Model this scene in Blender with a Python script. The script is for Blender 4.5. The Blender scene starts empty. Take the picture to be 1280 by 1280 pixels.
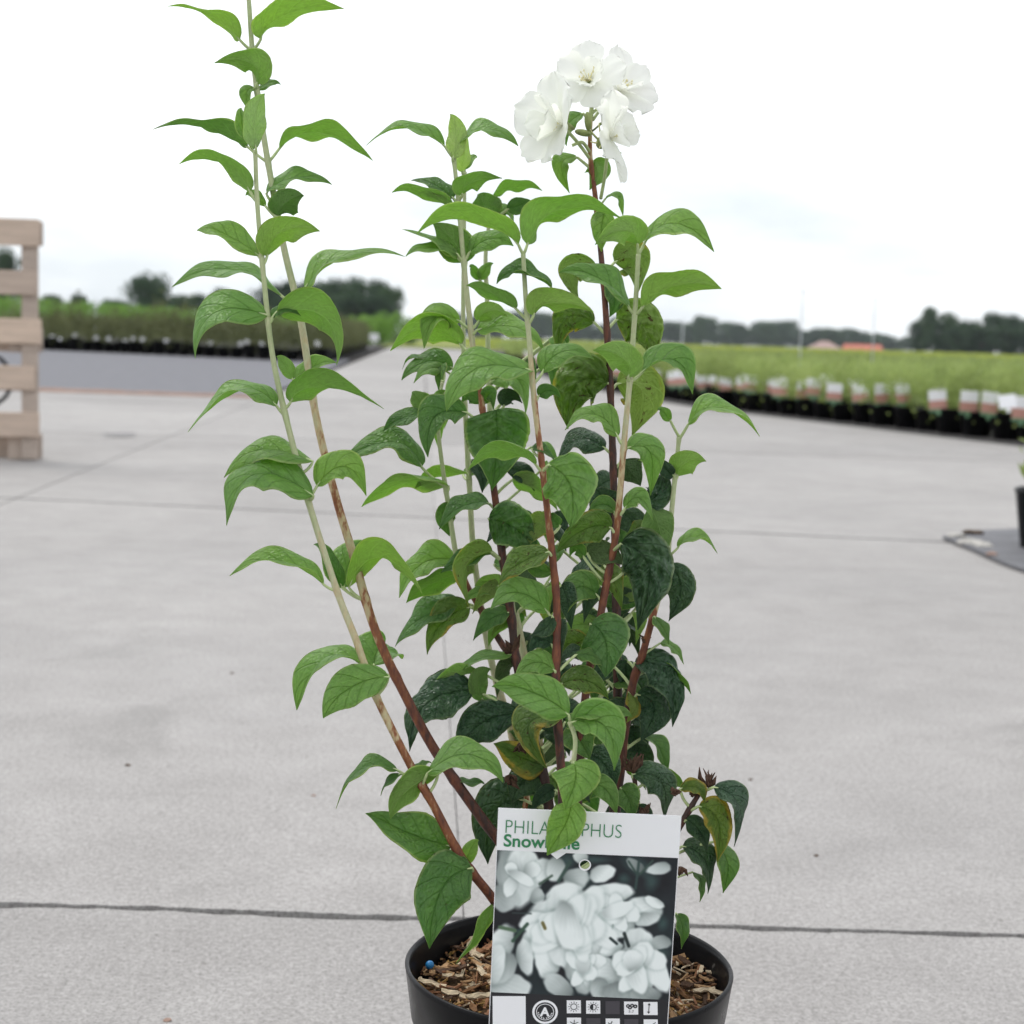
import bpy, bmesh, math, random
import numpy as np
from mathutils import Vector, Matrix, noise as mnoise
rng = random.Random(7)
R = math.radians
scene = bpy.context.scene
C = scene.collection

# ------------------------------------------------------------------ camera
CAM_H, FPX = 0.56, 2160.0
cam = bpy.data.cameras.new('camera'); camo = bpy.data.objects.new('camera', cam); C.objects.link(camo)
cam.sensor_width = 36.0; cam.lens = FPX / 1280 * 36.0
cam.clip_start = 0.05; cam.clip_end = 5000
CM = Matrix.Translation((0, 0, CAM_H)) @ Matrix.Rotation(R(90 - 5.76), 4, 'X') @ Matrix.Rotation(R(1.8), 4, 'Z')
camo.matrix_world = CM
cam.dof.use_dof = True; cam.dof.focus_distance = 1.0; cam.dof.aperture_fstop = 15.0
scene.camera = camo

# ------------------------------------------------------------------ world, sun, exposure
SUN_EL, SUN_AZ = R(58), R(-50)        # azimuth measured from +Y towards +X
w = bpy.data.worlds.new('World'); scene.world = w; w.use_nodes = True
nt = w.node_tree; nt.nodes.clear()
out = nt.nodes.new('ShaderNodeOutputWorld'); bg = nt.nodes.new('ShaderNodeBackground')
sky = nt.nodes.new('ShaderNodeTexSky'); sky.sky_type = 'NISHITA'; sky.sun_disc = False
sky.sun_elevation = SUN_EL; sky.sun_rotation = SUN_AZ
tc = nt.nodes.new('ShaderNodeTexCoord'); mp = nt.nodes.new('ShaderNodeMapping'); mp.inputs['Scale'].default_value = (1, 1, 3.2)
nz = nt.nodes.new('ShaderNodeTexNoise'); nz.inputs['Scale'].default_value = 2.2; nz.inputs['Detail'].default_value = 6; nz.inputs['Roughness'].default_value = 0.55
rp = nt.nodes.new('ShaderNodeValToRGB')
rp.color_ramp.elements[0].position = 0.36; rp.color_ramp.elements[0].color = (6.2, 6.65, 7.1, 1)
rp.color_ramp.elements[1].position = 0.60; rp.color_ramp.elements[1].color = (10.6, 10.7, 10.8, 1)
mx = nt.nodes.new('ShaderNodeMix'); mx.data_type = 'RGBA'; mx.inputs['Factor'].default_value = 0.9
L = nt.links.new
L(tc.outputs['Generated'], mp.inputs['Vector']); L(mp.outputs['Vector'], nz.inputs['Vector']); L(nz.outputs['Fac'], rp.inputs['Fac'])
L(sky.outputs['Color'], mx.inputs['A']); L(rp.outputs['Color'], mx.inputs['B']); L(mx.outputs['Result'], bg.inputs['Color'])
bg.inputs['Strength'].default_value = 0.1
L(bg.outputs['Background'], out.inputs['Surface'])
sl = bpy.data.lights.new('sun', 'SUN'); sl.energy = 1.3; sl.angle = R(25); sl.color = (1.0, 0.97, 0.93)
so = bpy.data.objects.new('sun', sl); C.objects.link(so)
sd = Vector((math.sin(SUN_AZ) * math.cos(SUN_EL), math.cos(SUN_AZ) * math.cos(SUN_EL), math.sin(SUN_EL)))
so.rotation_euler = sd.to_track_quat('Z', 'Y').to_euler()
vs = scene.view_settings; vs.view_transform = 'Standard'; vs.look = 'None'; vs.exposure = 0.55; vs.gamma = 1; vs.use_curve_mapping = False

# ------------------------------------------------------------------ helpers
def P(px, py, depth):                       # photo pixel (1280 grid) + real depth in metres -> world point
    return CM @ Vector(((px - 640) / FPX * depth, -(py - 640) / FPX * depth, -depth))
def G(px, py, z=0.0):                       # photo pixel -> point on the ground plane
    o = CM.translation; d = P(px, py, 1.0) - o
    return o + d * ((z - o.z) / d.z)
def link(o, parent=None):
    C.objects.link(o)
    if parent is not None: o.parent = parent
    return o
def tag(o, label=None, cat=None, group=None, kind=None):
    for k, v in (('label', label), ('category', cat), ('group', group), ('kind', kind)):
        if v: o[k] = v
    return o
def empty(name, loc=(0, 0, 0), rz=0):
    o = bpy.data.objects.new(name, None); o.empty_display_size = 0.05; o.location = loc; o.rotation_euler = (0, 0, rz); return link(o)
def mesh(name, verts, faces, mats=(), smooth=False, midx=None):
    me = bpy.data.meshes.new(name); me.from_pydata([tuple(v) for v in verts], [], [tuple(f) for f in faces])
    for m in mats: me.materials.append(m)
    if midx is not None: me.polygons.foreach_set('material_index', midx)
    if smooth: me.polygons.foreach_set('use_smooth', [True] * len(me.polygons))
    me.update(); return me
def obj(name, me, parent=None):
    return link(bpy.data.objects.new(name, me), parent)
class MB:                                    # mesh collector
    def __init__(s): s.v = []; s.f = []; s.m = []
    def add(s, v, f, m=0):
        o = len(s.v); s.v += [Vector(p) for p in v]; s.f += [tuple(i + o for i in q) for q in f]; s.m += [m] * len(f)
    def box(s, c, d, rot=None, m=0, ch=0.0):
        x, y, z = d[0] / 2, d[1] / 2, d[2] / 2
        if ch <= 0:
            vs_ = [Vector((a * x, b * y, e * z)) for a in (-1, 1) for b in (-1, 1) for e in (-1, 1)]
            fs = [(0, 1, 3, 2), (4, 6, 7, 5), (0, 4, 5, 1), (2, 3, 7, 6), (0, 2, 6, 4), (1, 5, 7, 3)]
        else:
            bm = bmesh.new(); bmesh.ops.create_cube(bm, size=1)
            for q in bm.verts: q.co = Vector((q.co.x * d[0], q.co.y * d[1], q.co.z * d[2]))
            bmesh.ops.bevel(bm, geom=bm.edges[:], offset=ch, segments=1, affect='EDGES')
            bm.verts.index_update(); vs_ = [q.co.copy() for q in bm.verts]; fs = [[q.index for q in f.verts] for f in bm.faces]; bm.free()
        if rot is not None: vs_ = [rot @ q for q in vs_]
        s.add([q + Vector(c) for q in vs_], fs, m)
    def tube(s, pts, rad, n=8, m=0, cap=True):
        pts = [Vector(p) for p in pts]; k = len(pts); vs_ = []; prev = None
        for i, p in enumerate(pts):
            t = (pts[min(i + 1, k - 1)] - pts[max(i - 1, 0)]).normalized()
            if prev is None: a = t.orthogonal().normalized()
            else: a = (prev - t * prev.dot(t)).normalized()
            prev = a; b = t.cross(a); r = rad[i] if hasattr(rad, '__len__') else rad
            for j in range(n):
                q = 2 * math.pi * j / n; vs_.append(p + (a * math.cos(q) + b * math.sin(q)) * r)
        fs = [(i * n + j, i * n + (j + 1) % n, (i + 1) * n + (j + 1) % n, (i + 1) * n + j) for i in range(k - 1) for j in range(n)]
        if cap: fs += [tuple(range(n - 1, -1, -1)), tuple((k - 1) * n + j for j in range(n))]
        s.add(vs_, fs, m)
    def lathe(s, prof, n=32, m=0, c=(0, 0, 0)):
        vs_ = [Vector((r * math.cos(2 * math.pi * j / n), r * math.sin(2 * math.pi * j / n), z)) + Vector(c) for r, z in prof for j in range(n)]
        s.add(vs_, [(i * n + j, i * n + (j + 1) % n, (i + 1) * n + (j + 1) % n, (i + 1) * n + j) for i in range(len(prof) - 1) for j in range(n)], m)
    def build(s, name, mats, parent=None, smooth=False):
        return obj(name, mesh(name, s.v, s.f, mats if isinstance(mats, (list, tuple)) else [mats], smooth, s.m), parent)
    def data(s, name, mats, smooth=False):
        return mesh(name, s.v, s.f, mats if isinstance(mats, (list, tuple)) else [mats], smooth, s.m)

# ------------------------------------------------------------------ materials
class NT:
    def __init__(s, name, rough=0.7, spec=0.5):
        s.mat = bpy.data.materials.new(name); s.mat.use_nodes = True; s.t = s.mat.node_tree
        s.b = s.t.nodes['Principled BSDF']; s.b.inputs['Roughness'].default_value = rough; s.b.inputs['Specular IOR Level'].default_value = spec
        s.out = s.t.nodes['Material Output']
    def n(s, kind, **kw):
        q = s.t.nodes.new('ShaderNode' + kind)
        for k, v in kw.items():
            if k in q.inputs: q.inputs[k].default_value = v
            else: setattr(q, k, v)
        return q
    def l(s, a, b): s.t.links.new(a, b)
    def math(s, op, a, b=None, c=None, clamp=False):
        q = s.n('Math'); q.operation = op; q.use_clamp = clamp
        for i, v in enumerate((a, b, c)):
            if v is None: continue
            if isinstance(v, (int, float)): q.inputs[i].default_value = v
            else: s.l(v, q.inputs[i])
        return q.outputs[0]
    def mix(s, fac, a, b, mode='MIX'):
        q = s.n('Mix'); q.data_type = 'RGBA'; q.blend_type = mode
        for nm, v in (('Factor', fac), ('A', a), ('B', b)):
            i = [z for z in q.inputs if z.name == nm and z.enabled][0] if nm != 'Factor' else q.inputs[0]
            if isinstance(v, (int, float)): i.default_value = v
            elif isinstance(v, tuple): i.default_value = (*v, 1) if len(v) == 3 else v
            else: s.l(v, i)
        return [z for z in q.outputs if z.enabled][0]
    def noise(s, scale, detail=4, rough=0.55, vec=None, dist=0.0):
        q = s.n('TexNoise'); q.inputs['Scale'].default_value = scale; q.inputs['Detail'].default_value = detail; q.inputs['Roughness'].default_value = rough; q.inputs['Distortion'].default_value = dist
        if vec is not None: s.l(vec, q.inputs['Vector'])
        return q.outputs['Fac']
    def ramp(s, fac, stops):
        q = s.n('ValToRGB'); e = q.color_ramp.elements
        while len(e) < len(stops): e.new(0.5)
        for i, (p, c) in enumerate(stops): e[i].position = p; e[i].color = (*c, 1) if hasattr(c, '__len__') else (c, c, c, 1)
        s.l(fac, q.inputs['Fac']); return q.outputs['Color']
    def smooth(s, x, a, b):
        q = s.n('MapRange'); q.interpolation_type = 'SMOOTHSTEP'; q.inputs['From Min'].default_value = a; q.inputs['From Max'].default_value = b
        s.l(x, q.inputs['Value']); return q.outputs['Result']
    def bump(s, h, strength=0.3, dist=0.002):
        q = s.n('Bump'); q.inputs['Strength'].default_value = strength; q.inputs['Distance'].default_value = dist
        s.l(h, q.inputs['Height']); s.l(q.outputs['Normal'], s.b.inputs['Normal']); return q.outputs['Normal']
    def col(s, c):
        if isinstance(c, tuple): s.b.inputs['Base Color'].default_value = (*c, 1)
        else: s.l(c, s.b.inputs['Base Color'])
    def objco(s): return s.n('TexCoord').outputs['Object']
    def rand(s): return s.n('ObjectInfo').outputs['Random']

def simple(name, c, rough=0.7, var=0.15, scale=20, spec=0.5, bump=0.0, bs=60):
    k = NT(name, rough, spec); f = k.noise(scale, 5, vec=k.objco())
    a = tuple(x * (1 - var) for x in c); b = tuple(min(1, x * (1 + var)) for x in c)
    k.col(k.ramp(f, [(0.3, a), (0.7, b)]))
    if bump: k.bump(k.noise(bs, 5, vec=k.objco()), bump, 0.004)
    return k.mat

def concrete_mat():
    k = NT('concrete', 0.85, 0.25); co = k.n('NewGeometry').outputs['Position']
    big = k.noise(0.55, 6, 0.62, co, 0.6); mid = k.noise(7, 8, 0.72, co, 0.2); fine = k.noise(150, 5, 0.85, co); grit = k.noise(330, 3, 0.7, co)
    base = k.ramp(big, [(0.25, (0.305, 0.293, 0.285)), (0.5, (0.356, 0.342, 0.333)), (0.75, (0.412, 0.397, 0.386))])
    base = k.mix(0.8, base, k.ramp(mid, [(0.3, (0.84, 0.835, 0.83)), (0.7, (1.09, 1.09, 1.09))]), 'MULTIPLY')
    base = k.mix(0.75, base, k.ramp(fine, [(0.34, (0.58, 0.575, 0.57)), (0.64, (1.26, 1.26, 1.26))]), 'MULTIPLY')
    base = k.mix(0.75, base, k.ramp(grit, [(0.34, (0.42, 0.41, 0.40)), (0.47, (1, 1, 1)), (0.6, (1, 1, 1)), (0.72, (1.4, 1.4, 1.4))]), 'MULTIPLY')
    st = k.smooth(k.noise(1.3, 7, 0.7, co, 1.2), 0.56, 0.72)
    base = k.mix(k.math('MULTIPLY', st, 0.40), base, (0.19, 0.183, 0.175))
    mpn = k.n('Mapping'); mpn.inputs['Scale'].default_value = (0.6, 0.9, 1); mpn.inputs['Rotation'].default_value = (0, 0, 0.3); k.l(co, mpn.inputs['Vector'])
    wear = k.smooth(k.noise(1.1, 4, 0.5, mpn.outputs['Vector'], 0.4), 0.45, 0.7)
    base = k.mix(k.math('MULTIPLY', wear, 0.10), base, (0.225, 0.225, 0.23))
    sp = k.smooth(k.noise(55, 2, 0.5, co), 0.70, 0.75)
    base = k.mix(k.math('MULTIPLY', sp, 0.5), base, (0.16, 0.15, 0.14))
    rv = k.ramp(k.rand(), [(0, 0.94), (1, 1.05)])
    k.col(k.mix(1.0, base, rv, 'MULTIPLY'))
    k.bump(k.math('ADD', fine, k.math('MULTIPLY', grit, 0.5)), 0.35, 0.0012); return k.mat

KINDS = {   # upper colour, second upper colour, underside, roughness, spots, yellowing
    'fresh':  ((0.170, 0.305, 0.080), (0.245, 0.390, 0.112), (0.300, 0.425, 0.150), 0.38, 0.0, 0.0),
    'pale':   ((0.260, 0.385, 0.150), (0.310, 0.435, 0.190), (0.390, 0.495, 0.255), 0.50, 0.0, 0.0),
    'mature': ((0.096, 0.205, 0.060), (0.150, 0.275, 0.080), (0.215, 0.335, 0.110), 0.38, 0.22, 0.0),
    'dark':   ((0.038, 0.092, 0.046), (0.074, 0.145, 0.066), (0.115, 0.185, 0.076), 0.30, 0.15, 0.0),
    'spotty': ((0.135, 0.225, 0.052), (0.195, 0.290, 0.070), (0.270, 0.370, 0.115), 0.40, 1.0, 0.22),
    'yellow': ((0.100, 0.180, 0.042), (0.160, 0.230, 0.050), (0.245, 0.325, 0.085), 0.45, 0.85, 0.66),
}
def leaf_mat(name, under):
    c1, c2, cu, rough, spots, yel = KINDS[name]
    k = NT('leaf_' + name + ('_under' if under else '_upper'), rough + (0.2 if under else 0.0), 0.45 if not under else 0.25)
    uv = k.n('UVMap').outputs['UV']; sx = k.n('SeparateXYZ'); k.l(uv, sx.inputs[0]); s, v = sx.outputs[0], sx.outputs[1]
    av = k.math('ABSOLUTE', k.math('MULTIPLY_ADD', v, 2.0, -1.0))
    t = k.math('SUBTRACT', s, k.math('MULTIPLY', k.math('POWER', av, 0.8), 0.30))
    fr = k.math('ABSOLUTE', k.math('SUBTRACT', k.math('FRACT', k.math('MULTIPLY', t, 5.0)), 0.5))
    lat = k.math('SUBTRACT', 1.0, k.smooth(fr, 0.0, 0.10)); mid = k.math('SUBTRACT', 1.0, k.smooth(av, 0.0, 0.05))
    vein = k.math('MAXIMUM', k.math('MULTIPLY', lat, 0.6), mid)
    ad = k.n('VectorMath'); ad.operation = 'ADD'; k.l(uv, ad.inputs[0]); cx = k.n('CombineXYZ'); k.l(k.math('MULTIPLY', k.rand(), 37.0), cx.inputs[0]); k.l(k.math('MULTIPLY', k.rand(), 11.0), cx.inputs[1]); k.l(cx.outputs[0], ad.inputs[1])
    co = ad.outputs[0]; n1 = k.noise(3.0, 4, 0.6, co); n2 = k.noise(22, 3, 0.6, co)
    if under: base = k.mix(k.math('MULTIPLY', n1, 0.5), cu, tuple(x * 0.8 for x in cu))
    else: base = k.ramp(n1, [(0.3, c1), (0.7, c2)])
    base = k.mix(0.5, base, k.ramp(n2, [(0.3, 0.74), (0.7, 1.18)]), 'MULTIPLY')
    vc = tuple(min(1, x * 1.35 + 0.03) for x in cu) if under else tuple(x * 0.62 for x in c1)  # upper side: shade of the midrib groove is put into this darker vein colour
    base = k.mix(k.math('MULTIPLY', vein, 0.55), base, vc)
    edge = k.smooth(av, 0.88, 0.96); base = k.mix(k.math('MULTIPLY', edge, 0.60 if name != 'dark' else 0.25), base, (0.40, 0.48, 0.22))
    base = k.mix(1.0, base, k.ramp(k.rand(), [(0, (0.88, 0.92, 0.95)), (0.5, (1, 1, 1)), (1, (1.14, 1.08, 1.0))]), 'MULTIPLY')
    if yel:
        ym = k.smooth(k.math('ADD', k.math('MULTIPLY', av, 0.45), k.noise(2.3, 4, 0.6, co)), 0.98 - 0.36 * yel, 1.15 - 0.30 * yel)
        base = k.mix(k.math('MULTIPLY', ym, 0.9), base, (0.42, 0.33, 0.07))
    if spots:
        b = k.smooth(k.noise(7.0, 4, 0.65, co, 0.5), 0.70 - 0.10 * spots, 0.76 - 0.10 * spots)
        base = k.mix(k.math('MULTIPLY', b, 0.88), base, (0.085, 0.042, 0.02))
    k.col(base)
    mpv = k.n('Mapping'); mpv.inputs['Scale'].default_value = (15, 9, 1); k.l(co, mpv.inputs['Vector']); vo = k.n('TexVoronoi'); vo.feature = 'DISTANCE_TO_EDGE'; vo.inputs['Scale'].default_value = 1.0; k.l(mpv.outputs['Vector'], vo.inputs['Vector'])
    cell = k.smooth(vo.outputs['Distance'], 0.0, 0.45); amp = {'dark': 1.3, 'mature': 0.8, 'spotty': 1.2, 'yellow': 1.0}.get(name, 0.45) * (-0.8 if under else 1.0)
    nrm = k.bump(k.math('ADD', k.math('MULTIPLY', cell, amp), k.math('ADD', k.math('MULTIPLY', k.noise(30, 3, 0.6, co), 0.3), k.math('MULTIPLY', vein, 0.7 if under else -1.0))), 0.75, 0.0013)
    tr = k.n('BsdfTranslucent'); k.l(k.mix(1.0, base, (1.9, 1.95, 1.35), 'MULTIPLY'), tr.inputs['Color'])
    ms = k.n('MixShader'); ms.inputs[0].default_value = 0.50 if name != 'dark' else 0.34
    k.l(k.b.outputs[0], ms.inputs[1]); k.l(tr.outputs[0], ms.inputs[2]); k.l(ms.outputs[0], k.out.inputs['Surface'])
    return k.mat

def stem_mat():
    k = NT('stem_bark', 0.55, 0.4); at = k.n('Attribute'); at.attribute_name = 'age'; age = at.outputs['Fac']; co = k.objco()
    mpn = k.n('Mapping'); mpn.inputs['Scale'].default_value = (1, 1, 0.35); k.l(co, mpn.inputs['Vector']); st = mpn.outputs['Vector']
    n = k.noise(260, 4, 0.6, st); a2 = k.math('ADD', age, k.math('MULTIPLY_ADD', n, 0.9, -0.45), clamp=True)
    base = k.ramp(a2, [(0.0, (0.40, 0.45, 0.24)), (0.25, (0.46, 0.45, 0.28)), (0.48, (0.48, 0.37, 0.21)), (0.60, (0.24, 0.085, 0.032)), (0.80, (0.135, 0.042, 0.024)), (1.0, (0.045, 0.022, 0.018))])
    base = k.mix(0.5, base, k.ramp(k.noise(700, 3, 0.6, st), [(0.3, 0.75), (0.7, 1.2)]), 'MULTIPLY')
    k.col(base); k.bump(k.noise(420, 4, 0.6, st), 0.3, 0.0008); return k.mat

def petal_mat():
    k = NT('petal_white', 0.5, 0.3); co = k.objco()
    base = k.ramp(k.noise(45, 4, 0.6, co), [(0.3, (0.90, 0.915, 0.87)), (0.7, (0.96, 0.965, 0.945))]); k.col(base)
    tr = k.n('BsdfTranslucent'); tr.inputs['Color'].default_value = (0.98, 0.985, 0.92, 1); ms = k.n('MixShader'); ms.inputs[0].default_value = 0.5
    k.l(k.b.outputs[0], ms.inputs[1]); k.l(tr.outputs[0], ms.inputs[2]); k.l(ms.outputs[0], k.out.inputs['Surface']); return k.mat

def foliage_mat(name, c1, c2, scale=0.8, trans=0.3):
    k = NT(name, 0.65, 0.25); f = k.noise(scale, 4, 0.6, k.n('NewGeometry').outputs['Position'])
    base = k.ramp(f, [(0.3, c1), (0.7, c2)]); base = k.mix(1.0, base, k.ramp(k.rand(), [(0, 0.85), (1, 1.15)]), 'MULTIPLY'); k.col(base)
    tr = k.n('BsdfTranslucent'); k.l(base, tr.inputs['Color']); ms = k.n('MixShader'); ms.inputs[0].default_value = trans
    k.l(k.b.outputs[0], ms.inputs[1]); k.l(tr.outputs[0], ms.inputs[2]); k.l(ms.outputs[0], k.out.inputs['Surface']); return k.mat

M = {}
M['concrete'] = concrete_mat()
M['joint'] = simple('joint_dirt', (0.035, 0.032, 0.03), 0.95, 0.4, 60, 0.1)
M['asphalt'] = simple('asphalt', (0.165, 0.165, 0.180), 0.9, 0.12, 6, 0.2, 0.3, 90)
M['earth'] = simple('earth', (0.075, 0.10, 0.035), 0.95, 0.3, 0.4, 0.1)
M['cloth'] = simple('ground_cloth', (0.055, 0.052, 0.052), 0.85, 0.3, 4, 0.25, 0.4, 200)
M['mat_cloth'] = simple('grey_ground_cloth', (0.13, 0.13, 0.14), 0.7, 0.25, 9, 0.3, 0.4, 120)
M['brick'] = simple('brick_red', (0.30, 0.205, 0.165), 0.9, 0.25, 30, 0.2, 0.3, 150)
M['pot'] = None
def pot_mat():
    k = NT('black_plastic', 0.3, 0.12); co = k.objco()
    f = k.noise(30, 5, 0.6, co); dust = k.smooth(k.noise(9, 6, 0.7, co), 0.5, 0.75); speck = k.smooth(k.noise(170, 2, 0.5, co), 0.70, 0.76)
    base = k.mix(k.math('MULTIPLY', dust, 0.05), (0.007, 0.007, 0.008), (0.20, 0.18, 0.16)); base = k.mix(k.math('MULTIPLY', speck, 0.3), base, (0.3, 0.29, 0.27))
    k.col(base); k.l(k.ramp(f, [(0.3, 0.24), (0.7, 0.40)]), k.b.inputs['Roughness']); k.bump(k.noise(60, 3, 0.5, co), 0.06, 0.002); return k.mat
M['pot'] = pot_mat()
M['soil'] = simple('bark_soil', (0.075, 0.045, 0.025), 0.95, 0.5, 130, 0.1, 0.8, 200)
CHIPS = [simple('bark_chip_' + n_, c, 0.85, 0.3, 180, 0.2, 0.5, 400) for n_, c in (('brown', (0.20, 0.105, 0.05)), ('tan', (0.36, 0.22, 0.115)), ('dark', (0.075, 0.042, 0.026)), ('pale', (0.58, 0.47, 0.33)), ('red', (0.24, 0.115, 0.06)), ('ochre', (0.30, 0.175, 0.06)))]
M['stem'] = stem_mat()
LM = {k_: [leaf_mat(k_, False), leaf_mat(k_, True)] for k_ in KINDS}
M['petiole'] = simple('petiole_green', (0.42, 0.50, 0.24), 0.5, 0.2, 200, 0.4)
M['petal'] = petal_mat()
M['stamen'] = simple('stamen_cream', (0.78, 0.72, 0.42), 0.6, 0.2, 200)
M['calyx'] = simple('calyx_green', (0.22, 0.26, 0.09), 0.6, 0.3, 200)
M['dried'] = simple('dried_brown', (0.075, 0.042, 0.028), 0.9, 0.5, 300, 0.2)
M['wood'] = None
def wood_mat(name, c):
    k = NT(name, 0.85, 0.2); co = k.objco(); mpn = k.n('Mapping'); mpn.inputs['Scale'].default_value = (1.2, 14, 14); k.l(co, mpn.inputs['Vector'])
    g = k.noise(5, 6, 0.65, mpn.outputs['Vector'], 0.6)
    base = k.ramp(g, [(0.25, tuple(x * 0.72 for x in c)), (0.6, c), (0.8, tuple(min(1, x * 1.15) for x in c))])
    base = k.mix(0.9, base, k.ramp(k.rand(), [(0, (0.86, 0.85, 0.84)), (1, (1.12, 1.08, 1.02))]), 'MULTIPLY'); k.col(base); k.bump(g, 0.4, 0.002); return k.mat
M['wood'] = wood_mat('pallet_wood', (0.56, 0.455, 0.385)); M['wood2'] = wood_mat('weathered_wood', (0.46, 0.39, 0.345))
M['white_card'] = simple('white_card', (0.86, 0.86, 0.88), 0.35, 0.02, 10, 0.4)
M['bark'] = simple('tree_bark', (0.07, 0.055, 0.04), 0.95, 0.3, 3)
M['tree_a'] = foliage_mat('tree_foliage_dark', (0.026, 0.056, 0.026), (0.054, 0.098, 0.042), 0.25, 0.2)
M['tree_b'] = foliage_mat('tree_foliage_mid', (0.036, 0.074, 0.030), (0.072, 0.122, 0.048), 0.25, 0.2)
M['field'] = foliage_mat('nursery_green', (0.24, 0.32, 0.095), (0.38, 0.46, 0.155), 1.6, 0.5)
M['field_y'] = foliage_mat('nursery_lime', (0.30, 0.36, 0.07), (0.42, 0.46, 0.11), 0.05, 0.45)
M['olive'] = foliage_mat('nursery_olive', (0.10, 0.115, 0.050), (0.16, 0.175, 0.075), 0.9, 0.35)
M['bright'] = foliage_mat('bush_bright', (0.13, 0.25, 0.045), (0.20, 0.34, 0.07), 0.7, 0.4)
M['pole'] = simple('galvanised_pole', (0.50, 0.52, 0.54), 0.5, 0.1, 30)
M['roof_red'] = simple('roof_red', (0.50, 0.15, 0.10), 0.85, 0.1, 0.5); M['roof_pink'] = simple('roof_pink', (0.45, 0.30, 0.27), 0.85, 0.1, 0.5)
M['house_wall'] = simple('house_wall', (0.38, 0.24, 0.19), 0.9, 0.1, 0.5); M['window'] = simple('window_dark', (0.03, 0.035, 0.04), 0.15, 0.1, 1)
M['tag_pink'] = simple('label_pink_print', (0.52, 0.27, 0.22), 0.5, 0.3, 40); M['tag_green'] = simple('label_green_print', (0.16, 0.30, 0.17), 0.5, 0.2, 40)
M['stone'] = simple('stone_pale', (0.45, 0.43, 0.40), 0.9, 0.25, 60, 0.2, 0.4, 90)
M['blue'] = simple('blue_bead', (0.02, 0.20, 0.48), 0.35, 0.15, 300)

# ================================================================== SETTING
ground = obj('ground', mesh('ground', [(-700, -60, -0.055), (700, -60, -0.055), (700, 1300, -0.055), (-700, 1300, -0.055)], [(0, 1, 2, 3)], [M['earth']])); tag(ground, kind='structure')
# concrete yard: cast slabs with open joints
yard = empty('concrete_yard', (0, 0, 0)); tag(yard, kind='structure')
bed = obj('joint_bed', mesh('joint_bed', [(-9, -1.6, -0.014), (9.5, -1.6, -0.014), (9.5, 14.3, -0.034), (7, 75, -0.034), (-10, 75, -0.034), (-9, 14.3, -0.034)], [(0, 1, 2, 3, 4, 5)], [M['joint']]), yard)
SK = -0.055                                          # the joints run slightly left with distance
def slab(x0, x1, y0, y1, g0=0.006, g1=0.006, fine=False, gx=0.0012):
    r = random.Random(int(x0 * 1000 + y0 * 77) & 0xffff); step = 0.012 if fine else 0.5; pts = []
    h_ = gx / 2; cs = [(x0 + h_, y0 + g0), (x1 - h_, y0 + g0), (x1 - h_, y1 - g1), (x0 + h_, y1 - g1)]
    cs = [(x, y - (0.15 * x if abs(y - 5.30) < 0.05 else 0)) for x, y in cs]
    for i in range(4):
        a, b = Vector((*cs[i], 0)), Vector((*cs[(i + 1) % 4], 0)); n = max(1, int((b - a).length / step)); d = (b - a).normalized(); nn = Vector((-d.y, d.x, 0)); wob = 0
        for j in range(n):
            p = a + (b - a) * j / n
            if fine and j and i in (0, 2): 
                q = p * 9; e = mnoise.noise(Vector((q.x, q.y, i * 7.1))) * 0.0040 + mnoise.noise(Vector((q.x * 6, q.y * 6, i * 3.3))) * 0.0042
                ch = mnoise.noise(Vector((p.x * 3.1, p.y * 3.1, 5.5 + i)));  e += max(0, ch - 0.30) * 0.035
                p = p + nn * e
            pts.append(Vector((p.x + SK * p.y, p.y, 0)))
    n = len(pts); inner = []
    v = pts + [Vector((p.x, p.y, -0.05)) for p in pts]
    f = [tuple(range(n))] + [(i, i + n, (i + 1) % n + n, (i + 1) % n) for i in range(n)]
    return obj('slab', mesh('slab', v, f, [M['concrete']]), yard)
XS = [-7.4, -4.3, -1.28, 0.055, 3.4, 6.6]; YS = [-1.5, 1.622, 5.30, 8.95, 12.6, 14.15]
for i in range(len(XS) - 1):
    for j in range(len(YS) - 1):
        near = j in (0, 1) and i in (1, 2, 3)
        slab(XS[i], XS[i + 1], YS[j], YS[j + 1], 0.0055 if j == 1 else 0.014, 0.0055 if j == 0 else 0.014, near, 0.0012 if i in (2, 3) else 0.012)
yy = YS[-1]; k_ = 0
while yy < 70:
    for a, b in ((-1.28, 0.055), (0.055, 3.4), (3.4, 6.6)): slab(a, b, yy, yy + 3.65, 0.012, 0.012, False, 0.01)
    yy += 3.65
# asphalt bed on the left, with its brick edging
asp = obj('asphalt_strip', mesh('asphalt_strip', [(-30, 14.72, -0.004), (-2.15, 14.72, -0.004), (-3.25, 33.2, -0.004), (-3.5, 36.5, -0.004), (-30, 46, -0.004)], [(0, 1, 2, 3, 4)], [M['asphalt']])); tag(asp, kind='structure')
edging = empty('brick_edging', (0, 14.2, 0)); tag(edging, kind='structure')
bk = MB(); bk.box((0, 0, -0.04), (0.198, 0.098, 0.10), ch=0.006); bkm = bk.data('brick', M['brick'])
for row in range(5):
    for q in range(30):
        o = obj('brick', bkm, edging); o.location = (-2.25 - q * 0.21 - (row % 2) * 0.1, 0.06 + row * 0.108, rng.uniform(-0.006, 0.004)); o.rotation_euler = (rng.uniform(-.01, .01), 0, rng.uniform(-.02, .02))
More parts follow.
